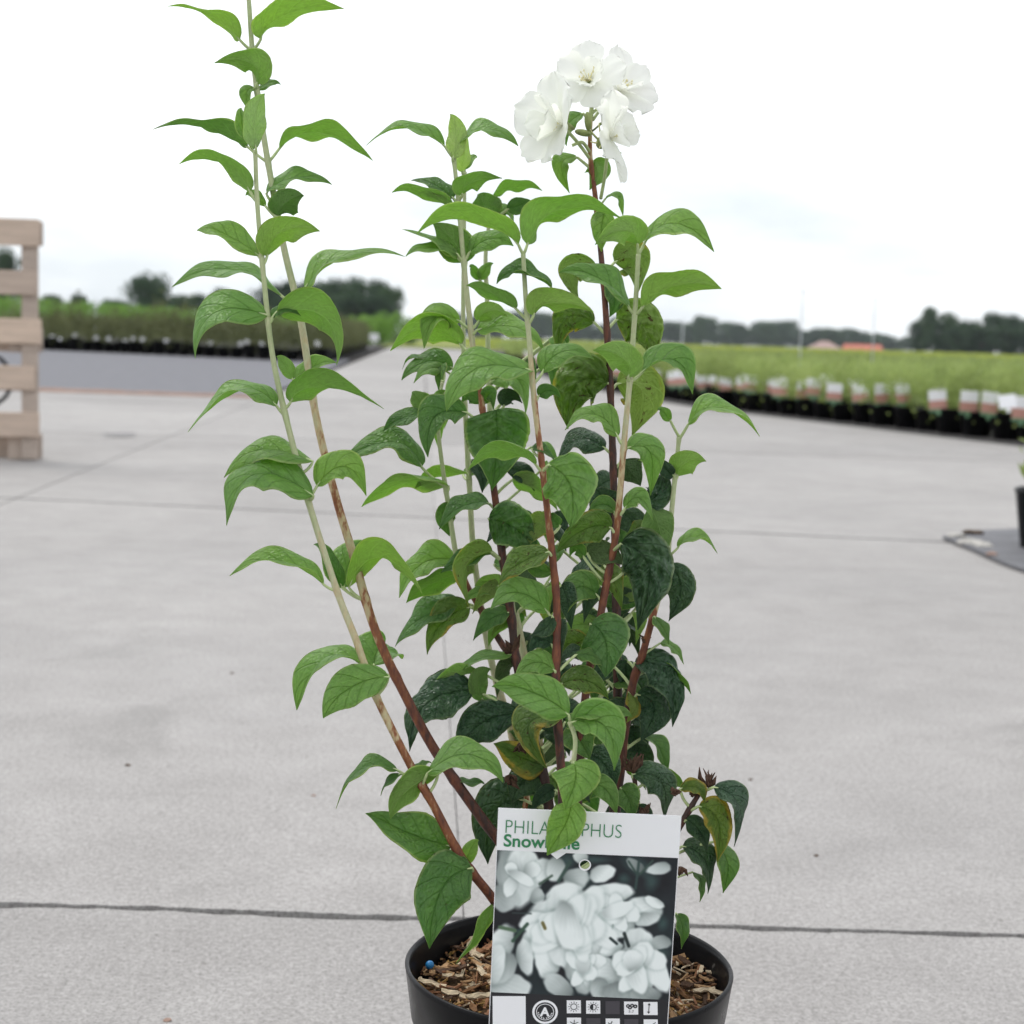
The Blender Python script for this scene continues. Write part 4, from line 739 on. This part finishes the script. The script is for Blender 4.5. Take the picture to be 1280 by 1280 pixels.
# ------------------------------------------------------------------ flowers
CR = CM.to_3x3()
def petal(base, d, nrm, ln, wd, cup, idx):
    d = Vector(d).normalized(); nrm = (Vector(nrm) - d * Vector(nrm).dot(d)).normalized(); sdv = d.cross(nrm); v = []; ns, nv = 14, 11; r = random.Random(idx)
    k1, k2, k3 = r.uniform(.5, 1.3), r.uniform(-.5, .5), r.uniform(0, 6)
    for i in range(ns):
        s = i / (ns - 1); pw = (s ** 0.62) * (1 - max(0, s - 0.55) ** 2.2 / 0.45 ** 2.2 * 0.92) ** 0.5; pw = max(pw, .06)
        for j in range(nv):
            x = -1 + 2 * j / (nv - 1); notch = 0.06 * ln * math.exp(-(x / .25) ** 2) * s ** 6
            z = cup * ln * (0.45 * math.sin(s * 2.2) * k1 + 0.20 * x * x * pw) + 0.045 * ln * math.sin(4.3 * x + k3 + 3 * s) * s + k2 * 0.10 * ln * x * s + 0.02 * ln * math.sin(11 * x + k3) * s * s
            v.append(base + d * (ln * s - notch - 0.10 * ln * x * x * s) + sdv * (x * wd * .5 * pw) + nrm * z)
    f = [(i * nv + j, (i + 1) * nv + j, (i + 1) * nv + j + 1, i * nv + j + 1) for i in range(ns - 1) for j in range(nv - 1)]
    return mesh('petal', [p - OFF for p in v], f, [M['petal']], True)
def flower(px, py, dep, face, size, specs, seed):
    c = P(px, py, dep); u_ = dep * PXM; fv = (CR @ Vector(face)).normalized(); r = random.Random(seed)
    e1 = fv.cross(CR @ Vector((0, 1, 0.05))).normalized(); e2 = e1.cross(fv)          # e2 ~ up in view
    fb = MB(); fb.tube([c - fv * 0.010 - OFF, c - fv * 0.004 - OFF, c - OFF], [0.0009, 0.0026, 0.0022], 10, 0)
    for k in range(4):
        a = k * 1.571 + .5; dd = (e1 * math.cos(a) + e2 * math.sin(a)); q = c - fv * .003 - OFF
        fb.add([q + dd * .001 + fv.cross(dd) * .0015, q + dd * .001 - fv.cross(dd) * .0015, q + dd * .009 + fv * .001], [(0, 1, 2)], 0)
    for k in range(16):
        a = r.uniform(0, 6.28); sp = r.uniform(.1, .75); p1 = c + (fv + (e1 * math.cos(a) + e2 * math.sin(a)) * sp) * r.uniform(.005, .0085) - OFF; fb.tube([c - OFF, p1], [0.00022, 0.00016], 5, 1)
        fb.add([p1 + Vector(o_) * .0006 for o_ in ((1, 0, 0), (0, 1, 0), (-1, 0, 0), (0, -1, 0), (0, 0, 1.6), (0, 0, -1.6))], [(0, 1, 4), (1, 2, 4), (2, 3, 4), (3, 0, 4), (1, 0, 5), (2, 1, 5), (3, 2, 5), (0, 3, 5)], 1)
    fo_ = fb.build('flower', [M['calyx'], M['stamen']], shrub, True)
    for i, (ang, op, ln, wd) in enumerate(specs):
        a = R(ang); rd = e1 * math.cos(a) + e2 * math.sin(a); d = rd * math.sin(R(op)) + fv * math.cos(R(op)); nr = fv * math.sin(R(op)) - rd * math.cos(R(op))
        obj('petal', petal(c + rd * .0012, d, nr, ln * size * u_, wd * 1.12 * size * u_, 0.26, seed * 10 + i), fo_)
    return fo_
flower(702, 156, 1.05, (-0.78, 0.10, 0.60), 74, ((95, 72, .88, .95), (160, 62, 1.0, 1.0), (20, 60, .9, .9), (235, 66, .95, .95), (300, 62, .85, .95), (130, 35, .75, .8), (210, 30, .7, .8), (330, 28, .65, .7)), 1)
flower(736, 102, 1.06, (-0.15, 0.25, 0.95), 48, ((88, 80, 1.05, 1.05), (165, 78, 1.05, 1.05), (245, 80, .95, 1.1), (320, 76, .9, 1.0), (30, 70, .95, 1.0), (125, 42, .7, .75), (205, 40, .7, .75), (285, 38, .65, .7)), 2)
flower(775, 112, 1.08, (0.45, 0.45, 0.75), 57, ((95, 75, 1.0, .75), (50, 84, 1.05, .42), (340, 74, 1.1, 1.15), (275, 72, 1.0, 1.2), (205, 76, .85, .9), (310, 46, .75, .8), (150, 60, .8, .7), (250, 34, .6, .7)), 3)
flower(764, 172, 1.04, (0.62, 0.18, 0.60), 60, ((80, 70, .95, 1.0), (20, 66, 1.0, 1.0), (320, 74, 1.05, 1.0), (275, 84, 1.05, .5), (140, 70, .7, .9), (50, 38, .8, .85), (340, 36, .75, .8), (180, 50, .6, .6)), 4)
# the spent flower and buds at the branching point
sb = MB(); c = P(752, 178, 1.045) - OFF
def ell(mb, c, ax, r1, r2, m=0, n=10):
    ax = ax.normalized(); a = ax.orthogonal().normalized(); b = ax.cross(a); k = 8; vs_ = []
    for i in range(k + 1):
        t = math.pi * i / k
        for j in range(n): q = 2 * math.pi * j / n; vs_.append(c + ax * (-r1 * math.cos(t)) + (a * math.cos(q) + b * math.sin(q)) * r2 * math.sin(t))
    mb.add(vs_, [(i * n + j, i * n + (j + 1) % n, (i + 1) * n + (j + 1) % n, (i + 1) * n + j) for i in range(k) for j in range(n)], m)
ell(sb, c, CR @ Vector((.3, .6, .7)), .0045, .0034); 
for k in range(14):
    a = k * .9; d = CR @ Vector((math.cos(a), math.sin(a) + .3, .5)); sb.tube([c, c + d * .005, c + d * .008 + Vector((0, 0, .001))], [.0006, .0005, .0003], 5, 1 if k % 2 else 0)
sb.build('spent_flower', [M['calyx'], M['stamen']], shrub, True)
for px, py, dx, dy, L1, L2 in ((729, 166, -.7, .1, .0055, .0022), (735, 152, -.1, 1, .0060, .0022), (757, 150, .8, .6, .0070, .0010), (765, 193, .9, .1, .006, .0014)):
    b = MB(); ell(b, P(px, py, 1.05) - OFF, CR @ Vector((dx, dy, .2)), L1, L2); b.tube([P(739, 165, 1.068) - OFF, P(px, py, 1.05) - OFF], .0007, 6); b.build('bud', M['calyx'], shrub, True)
for pts in (((737, 198, 1.07), (722, 178, 1.06), (704, 158, 1.05)), ((751, 248, 1.07), (756, 220, 1.055), (759, 196, 1.045), (764, 174, 1.04)), ((739, 150, 1.07), (740, 130, 1.065), (737, 108, 1.06)), ((741, 150, 1.07), (757, 128, 1.08), (773, 114, 1.08)), ((737, 190, 1.07), (728, 178, 1.06), (715, 182, 1.06))):
    b = MB(); S = crom([(*p, 0) for p in pts], 6); b.tube([Vector(V3(*q_[:3])) - OFF for q_ in S], [.0011] * len(S), 7); b.build('flower_stalk', M['petiole'], shrub, True)
# dried flower heads
for px, py, d, s, up in ((886, 972, 1.0, 24, 1), (866, 990, 1.0, 15, .4), (845, 990, .99, 14, -.1), (791, 955, 1.03, 24, .8), (637, 808, 1.07, 22, 1), (806, 800, 1.045, 16, .8), (722, 838, 1.0, 16, .9), (648, 935, 1.06, 22, -.4), (805, 1012, 1.02, 14, .8), (852, 1090, 1.0, 14, -.8), (638, 975, 1.05, 20, -.6)):
    b = MB(); c = P(px, py + s * .5 * up, d) - OFF; r = random.Random(px); u_ = d * PXM
    for k in range(13):
        a = r.uniform(0, 6.28); dr = CR @ Vector((math.cos(a) * .55, up + r.uniform(-.3, .3), math.sin(a) * .5)); ln = s * u_ * r.uniform(.6, 1.1); cv = Vector((r.uniform(-1, 1), r.uniform(-1, 1), r.uniform(-1, 1))) * ln * .25
        b.tube([c, c + dr * ln * .5 + cv, c + dr * ln + cv * .2], [.0007, .0013 * r.uniform(.6, 1.3), .0002], 5)
    b.build('dried_flower', M['dried'], shrub, True)

# ================================================================== THE PLANT LABEL
TL, TR_, BL, BR = P(625, 1010, .912), P(855, 1020, .912), P(609, 1335, .940), P(830, 1345, .940)
ex_ = ((TR_ - TL) + (BR - BL)) * .5; CW = ex_.length; ex_ = ex_.normalized(); ey = ((BL + BR) / 2 - (TL + TR_) / 2); ey = (ey - ex_ * ey.dot(ex_)); CH = ey.length; ey = -ey.normalized(); ez = ex_.cross(ey)
card = empty('plant_label'); mt = Matrix((ex_, ey, ez)).transposed().to_4x4(); mt.translation = (BL + BR) / 2 - ex_ * CW / 2; card.matrix_world = mt
tag(card, 'tall printed label with white flower picture and green lettering in black pot', 'label')
PXC = CW / 226.0                                     # card metres per photo pixel
def cx(px, py): return (px - (625 - (py - 1010) * 0.0485)) * CW / (230 - (py - 1010) * .03)
def cy(px, py): return CH - (py - 1010 - (px - 625) * 0.043) * CH / 325.0
hx, hy, hr = cx(733, 1079), cy(733, 1079), 6.2 * PXC
def disc_poly(n, r, x0, y0): return [(x0 + r * math.cos(2 * math.pi * i / n), y0 + r * math.sin(2 * math.pi * i / n)) for i in range(n)]
cu = bpy.data.curves.new('card', 'CURVE'); cu.dimensions = '2D'; cu.fill_mode = 'BOTH'; cu.extrude = 0.0003
for pl in ([(0, 0), (CW, 0), (CW, CH), (0, CH)], disc_poly(28, hr, hx, hy)):
    s = cu.splines.new('POLY'); s.points.add(len(pl) - 1); s.use_cyclic_u = True
    for p, q in zip(s.points, pl): p.co = (q[0], q[1], 0, 1)
def curve_part(cu, name, mat, parent, z):
    t_ = bpy.data.objects.new('tmp', cu); C.objects.link(t_); dg = bpy.context.evaluated_depsgraph_get(); me = bpy.data.meshes.new_from_object(t_.evaluated_get(dg)); bpy.data.objects.remove(t_)
    me.materials.clear(); me.materials.append(mat); o = obj(name, me, parent); o.location = (0, 0, z); return o
curve_part(cu, 'card', M['white_card'], card, 0)
# printed picture: colours of the flat print, sampled on a fine grid
ptop, pbot = cy(625, 1061), cy(612, 1237); W_, H_p = 260, 200
gx, gy = np.meshgrid(np.linspace(0, 1, W_), np.linspace(0, 1, H_p))
X = 75 + gx * 1050; Y = 290 + gy * 810
img = np.zeros((H_p, W_, 3)); r = np.random.default_rng(4)
def smooth_noise(n1, n2, seed):
    g = np.random.default_rng(seed).random((n2, n1)); yi = np.linspace(0, n2 - 1.001, H_p); xi = np.linspace(0, n1 - 1.001, W_); y0 = yi.astype(int); x0 = xi.astype(int); fy = (yi - y0)[:, None]; fx = (xi - x0)[None]; fy = fy * fy * (3 - 2 * fy); fx = fx * fx * (3 - 2 * fx)
    return g[y0][:, x0] * (1 - fy) * (1 - fx) + g[y0 + 1][:, x0] * fy * (1 - fx) + g[y0][:, x0 + 1] * (1 - fy) * fx + g[y0 + 1][:, x0 + 1] * fy * fx
n1, n2 = smooth_noise(9, 7, 1), smooth_noise(22, 18, 2)
img[:] = np.array([.13, .15, .17]); img += (n1 - .5)[..., None] * np.array([.05, .10, .09]) + (n2 - .5)[..., None] * .04
def blob(cx_, cy_, rx, ry, ang, col, soft=.06):
    a = R(ang); dx, dy = X - cx_, Y - cy_; u1 = (dx * math.cos(a) + dy * math.sin(a)) / rx; v1 = (-dx * math.sin(a) + dy * math.cos(a)) / ry; d = np.sqrt(u1 ** 2 + v1 ** 2) * (1 + .05 * np.sin(3 * np.arctan2(v1, u1) + cx_) + .02 * np.sin(8 * np.arctan2(v1, u1) + cy_) + .16 * (n2 - .5)); return u1, v1, np.clip((1 - d) / soft, 0, 1)
for b_ in ((900, 350, 120, 60, 20), (820, 420, 50, 40, 0), (980, 430, 60, 70, 10), (640, 320, 120, 30, 0), (1060, 660, 40, 60, 0), (1060, 830, 60, 50, 0), (480, 340, 60, 70, 60), (200, 745, 110, 20, -12), (560, 430, 100, 70, 0)):
    _, _, m = blob(*b_, None, .8); img = img * (1 - .75 * m[..., None]) + np.array([.27, .37, .36]) * .75 * m[..., None]
PET = [(200, 430, 125, 175, -14, .80), (120, 560, 90, 70, 20, .7), (230, 350, 95, 80, 0, .86), (560, 312, 45, 34, 10, .8), (345, 390, 52, 68, 5, .86), (420, 385, 55, 68, 12, .8), (540, 430, 76, 62, -10, .74), (690, 395, 76, 50, -16, .90), (320, 540, 42, 46, 40, .72), (1020, 352, 72, 34, -12, .78), (880, 340, 60, 30, 30, .55),
 (480, 525, 112, 62, -8, .93), (740, 512, 145, 62, -10, .90), (950, 590, 112, 78, 12, .90), (1005, 545, 62, 28, 22, .95), (960, 640, 80, 38, -10, .80), (780, 640, 95, 90, 10, .86), (835, 690, 60, 70, 30, .84), (700, 590, 100, 70, 30, .88), (430, 640, 165, 92, -4, .90), (590, 670, 150, 130, 15, .93), (640, 720, 95, 120, 35, .90), (450, 740, 100, 58, 18, .86), (530, 690, 80, 70, 60, .95), (310, 800, 72, 95, 14, .92), (400, 915, 74, 92, -22, .92), (265, 890, 48, 108, -12, .84), (555, 850, 130, 112, 10, .88), (480, 840, 70, 100, -20, .84), (690, 800, 70, 90, 50, .90),
 (930, 785, 88, 92, 10, .84), (1060, 770, 60, 40, 0, .68), (770, 820, 70, 38, -24, .93), (590, 965, 88, 74, 10, .86), (470, 1045, 92, 58, 28, .74), (610, 1010, 62, 82, -15, .84), (640, 960, 40, 90, -10, .9), (880, 905, 95, 105, -12, .90), (830, 960, 50, 110, 10, .86), (960, 965, 62, 108, -22, .82), (1045, 930, 62, 135, -24, .90), (740, 955, 86, 84, 14, .86), (720, 1050, 62, 60, 0, .74), (850, 1070, 125, 62, 5, .66), (985, 1080, 90, 60, 0, .62), (180, 1062, 128, 78, 0, .80), (110, 850, 80, 150, 24, .88), (150, 960, 60, 100, 30, .72), (90, 940, 60, 110, 10, .84)]
rq = random.Random(8); PET = [(*p, None) for p in PET]
for (fx_, fy_, nn_, sp_) in ((190, 430, 7, 95), (900, 900, 12, 125), (600, 930, 9, 100), (770, 620, 10, 110), (500, 690, 26, 175)):
    for k in range(nn_ * 2 // 3):
        a = k * 137.5 + rq.uniform(-45, 45); d = sp_ * (1 - .9 * 1.5 * k / nn_) * rq.uniform(.75, 1.1); PET.append((fx_ + d * math.cos(R(a)), fy_ + d * .85 * math.sin(R(a)), sp_ * rq.uniform(.45, .85), sp_ * rq.uniform(.3, .5), a + rq.uniform(-30, 30), rq.uniform(.86, .99), math.pi + rq.uniform(-.5, .5)))
for q, (a1, a2, a3, a4, a5, br, ph0) in enumerate(PET):
    u1, v1, m = blob(a1, a2, a3 * 1.1, a4 * 1.1, a5, None, .17); rr = np.random.default_rng(q); ph = rr.uniform(0, 6.28) if ph0 is None else ph0; sh = .5 + .5 * (u1 * math.cos(ph) + v1 * math.sin(ph)); rim = np.clip((np.sqrt(u1 ** 2 + v1 ** 2) - .80) / .2, 0, 1)
    dd = np.sqrt(u1 ** 2 + v1 ** 2); th = np.arctan2(v1 - math.sin(ph) * 1.1, u1 - math.cos(ph) * 1.1)
    val = br * (1.16 - .42 * np.clip(sh, 0, 2) ** 2.0 - .07 * rim ** 2 * sh) + .012 * np.sin(th * 26 + 5 * n2) * np.clip(1.2 - dd, 0, 1) + .07 * (n2 - .5); val = np.clip(val, 0, .99)
    halo = np.clip((1.22 - dd) / .24, 0, 1) * .10 * (1 - m); img = img * (1 - halo[..., None] * np.array([1, .85, .88]))
    col = np.stack([val * (.86 + .11 * val), val * (.97 + .025 * val), val * (.955 + .035 * val)], -1); img = img * (1 - m[..., None]) + col * m[..., None]
for (x1, y1, x2, y2, wd, cc) in ((330, 470, 400, 420, 9, (.30, .38, .33)), (440, 450, 500, 340, 12, (.24, .33, .30)), (890, 470, 900, 320, 10, (.22, .30, .29)), (900, 400, 840, 320, 8, (.22, .3, .28)), (910, 390, 980, 310, 8, (.25, .33, .3)), (110, 725, 200, 740, 13, (.35, .45, .35)), (190, 800, 270, 700, 12, (.24, .34, .28)), (360, 690, 375, 720, 12, (.45, .42, .25)), (760, 760, 800, 790, 10, (.15, .2, .2)), (840, 730, 870, 800, 12, (.16, .2, .2)), (290, 640, 180, 640, 6, (.25, .3, .3))):
    t_ = np.clip(((X - x1) * (x2 - x1) + (Y - y1) * (y2 - y1)) / ((x2 - x1) ** 2 + (y2 - y1) ** 2), 0, 1); d = np.hypot(X - x1 - t_ * (x2 - x1), Y - y1 - t_ * (y2 - y1)); m = np.clip((wd - d) / 5, 0, 1)[..., None]; img = img * (1 - m) + np.array(cc) * m
pd_ = np.pad(img, ((1, 1), (1, 1), (0, 0)), 'edge'); img = sum(pd_[i:i + H_p, j:j + W_] * w_ for i, a_ in ((0, .25), (1, .5), (2, .25)) for j, w_ in ((0, .25 * a_), (1, .5 * a_), (2, .25 * a_)))
img = np.clip(img, 0.02, 1); lin = np.where(img <= .04045, img / 12.92, ((img + .055) / 1.055) ** 2.4) * 0.92
x0_, x1_ = 0.0004, CW - 0.0004
pv = np.stack([x0_ + gx * (x1_ - x0_), ptop + gy * (pbot - ptop), np.zeros_like(gx)], -1).reshape(-1, 3); ii = (np.arange(H_p - 1)[:, None] * W_ + np.arange(W_ - 1)[None]).ravel()
pf = np.stack([ii, ii + W_, ii + W_ + 1, ii + 1], 1); cen = pv[pf].mean(1); pf = pf[np.hypot(cen[:, 0] - hx, cen[:, 1] - hy) > hr * 1.12]
pk = NT('printed_flower_picture', .35, .4); at = pk.n('Attribute'); at.attribute_name = 'print'; pk.col(at.outputs['Color'])
me = fast_mesh('printed_picture', pv, pf, [pk.mat]); ca = me.color_attributes.new('print', 'FLOAT_COLOR', 'POINT'); ca.data.foreach_set('color', np.concatenate([lin.reshape(-1, 3), np.ones((W_ * H_p, 1))], 1).astype(np.float32).ravel())
pic = obj('printed_picture', me, card); pic.location = (0, 0, 0.00045)
def sheet(name, pts, mat, z, parent=card):
    o = obj(name, mesh(name, [(x, y, 0) for x, y in pts], [tuple(range(len(pts)))], [mat]), parent); o.location = (0, 0, z); return o
def ring(name, x, y, r0, r1, mat, z, n=32, parent=card):
    a, b = disc_poly(n, r1, x, y), disc_poly(n, r0, x, y); o = obj(name, mesh(name, [(p[0], p[1], 0) for p in a + b], [(i, (i + 1) % n, (i + 1) % n + n, i + n) for i in range(n)], [mat]), parent); o.location = (0, 0, z); return o
M['ink_dark'] = simple('print_charcoal', (0.022, 0.022, 0.026), .35, .1, 50, .4); M['ink_green'] = simple('print_green', (0.03, 0.22, 0.085), .4, .05, 50); M['ink_grey'] = simple('print_grey', (0.06, 0.055, 0.065), .4, .05, 50)
ring('punched_hole_rim', hx, hy, hr, hr * 1.22, M['white_card'], 0.0007)
sheet('header_pointer', [(cx(688, 1062), ptop + .0002), (cx(698, 1072), cy(698, 1072)), (cx(710, 1062), ptop + .0002)], M['white_card'], 0.0007)
sheet('info_strip', [(x0_, 0.0004), (x1_, 0.0004), (x1_, pbot), (x0_, pbot)], M['ink_dark'], 0.00040)
def text(body, x, y, size, mat, off, z, name, parent=card, sx=1.0):
    t_ = bpy.data.curves.new('txt', 'FONT'); t_.body = body; t_.size = size; t_.offset = off; t_.space_character = 1.02; o = curve_part(t_, name, mat, parent, z); o.location = (x, y, z); o.scale = (sx, 1, 1); return o
text('PHILADELPHUS', cx(632, 1040), cy(632, 1040), 25.5 * PXC, M['ink_green'], -0.00016, 0.0006, 'lettering', sx=0.83)
text('Snowbelle', cx(631, 1056), cy(631, 1056), 22.5 * PXC, M['ink_green'], 0.00020, 0.0006, 'lettering', sx=1.0)
def sq(px0, py0, px1, py1, mat, name='icon_panel', z=.0006): return sheet(name, [(cx(px0, py0), cy(px0, py0)), (cx(px0, py1), cy(px0, py1)), (cx(px1, py1), cy(px1, py1)), (cx(px1, py0), cy(px1, py0))], mat, z)
sq(617, 1242, 658, 1280, M['white_card'])
xs_ = (709, 733, 757, 780, 804); pan = {}
for ri, y0 in enumerate((1248, 1270)):
    for ci, x0 in enumerate(xs_):
        dark = (ri, ci) in ((0, 2), (1, 1), (1, 3)); pan[(ri, ci)] = sq(x0, y0 + (ci - 2) * .5, x0 + 17.5, y0 + 16.5 + (ci - 2) * .5, M['ink_grey'] if dark else M['white_card'])
def pc_(ri, ci): return cx(xs_[ci] + 8.7, (1256, 1278)[ri] + (ci - 2) * .5), cy(xs_[ci] + 8.7, (1256, 1278)[ri] + (ci - 2) * .5)
def rays(x, y, half):
    b = MB(); 
    for k in range(12):
        a = k * math.pi / 6; d = Vector((math.cos(a), math.sin(a), 0)); n_ = Vector((-d.y, d.x, 0)) * .35 * PXC; c_ = Vector((x, y, 0)); b.add([c_ + d * 5.2 * PXC - n_, c_ + d * 7.2 * PXC - n_, c_ + d * 7.2 * PXC + n_, c_ + d * 5.2 * PXC + n_], [(0, 1, 2, 3)])
    o = b.build('sun_icon', M['ink_dark'], card); o.location.z = .0008
    ring('sun_icon', x, y, 3.4 * PXC, 4.3 * PXC, M['ink_dark'], .0008)
    if half: sheet('sun_icon', [(x + 3.5 * PXC * math.cos(a), y + 3.5 * PXC * math.sin(a)) for a in np.linspace(math.pi / 2, 1.5 * math.pi, 14)], M['ink_dark'], .0008)
rays(*pc_(0, 0), False); rays(*pc_(0, 1), True)
x, y = pc_(0, 3)
for dx, dy in ((-4, 2.5), (1, 3.2), (5.2, 2.6), (-1.5, 0.6)): ring('flower_icon', x + dx * PXC, y + dy * PXC, 1.0 * PXC, 2.7 * PXC, M['ink_dark'], .0008 + .00002 * dx, 8)
text('5-7', x - 3 * PXC, y - 6.5 * PXC, 5 * PXC, M['ink_dark'], 0, .0008, 'lettering')
def bar(x1, y1, x2, y2, wd, name):
    d = Vector((x2 - x1, y2 - y1, 0)); n_ = Vector((-d.y, d.x, 0)).normalized() * wd * .5; return sheet(name, [((Vector((x1, y1, 0)) + s_ * n_ + (d if e_ else Vector())).x, (Vector((x1, y1, 0)) + s_ * n_ + (d if e_ else Vector())).y) for s_, e_ in ((-1, 0), (-1, 1), (1, 1), (1, 0))], M['ink_dark'], .0008)
x, y = pc_(0, 4); bar(x - 2 * PXC, y - 6 * PXC, x - 2 * PXC, y + 6 * PXC, .9 * PXC, 'height_icon')
for s_ in (1, -1): sheet('height_icon', [(x - 4 * PXC, y + s_ * 4.4 * PXC), (x, y + s_ * 4.4 * PXC), (x - 2 * PXC, y + s_ * 7.3 * PXC)][::s_], M['ink_dark'], .00085)
x, y = pc_(1, 0)
for k in range(3): a = k * math.pi / 3 + .5; bar(x - 6 * PXC * math.cos(a), y - 6 * PXC * math.sin(a), x + 6 * PXC * math.cos(a), y + 6 * PXC * math.sin(a), .9 * PXC, 'frost_icon').location.z = .0008 + k * .00003
x, y = pc_(1, 2); bar(x - 5 * PXC, y - 4 * PXC, x - 1 * PXC, y + 5 * PXC, 1.2 * PXC, 'pruning_icon'); bar(x - 6 * PXC, y + 3 * PXC, x + 3 * PXC, y - 5 * PXC, 1.2 * PXC, 'pruning_icon').location.z = .00083
x, y = pc_(1, 4); bar(x - 6 * PXC, y - 6 * PXC, x + 6 * PXC, y + 5 * PXC, .9 * PXC, 'growth_icon')
lx, ly = cx(682, 1262), cy(682, 1262)
ring('emblem', lx, ly, 13.2 * PXC, 16.2 * PXC, M['white_card'], .0006, 40); ring('emblem', lx, ly, 10.4 * PXC, 11.2 * PXC, M['white_card'], .0006, 40)
text('A', lx - 5.6 * PXC, ly - 5.2 * PXC, 16 * PXC, M['white_card'], .0003, .0006, 'emblem_letter')
for k in range(10): 
    a = math.pi * (1.05 + .9 * k / 9) if k < 5 else math.pi * (1.5 + .45 * (k - 4) / 5); sheet('laurel_leaf', [(lx + 8.6 * PXC * math.cos(a) + 1.7 * PXC * math.cos(a + .6 + q_) * w_, ly + 8.6 * PXC * math.sin(a) + 1.7 * PXC * math.sin(a + .6 + q_) * w_) for q_, w_ in ((0, 1), (1.57, .4), (3.14, 1), (4.71, .4))], M['white_card'], .00062 + k * .00001)
sq(667, 1279, 700, 1287, M['white_card'], 'emblem_banner')
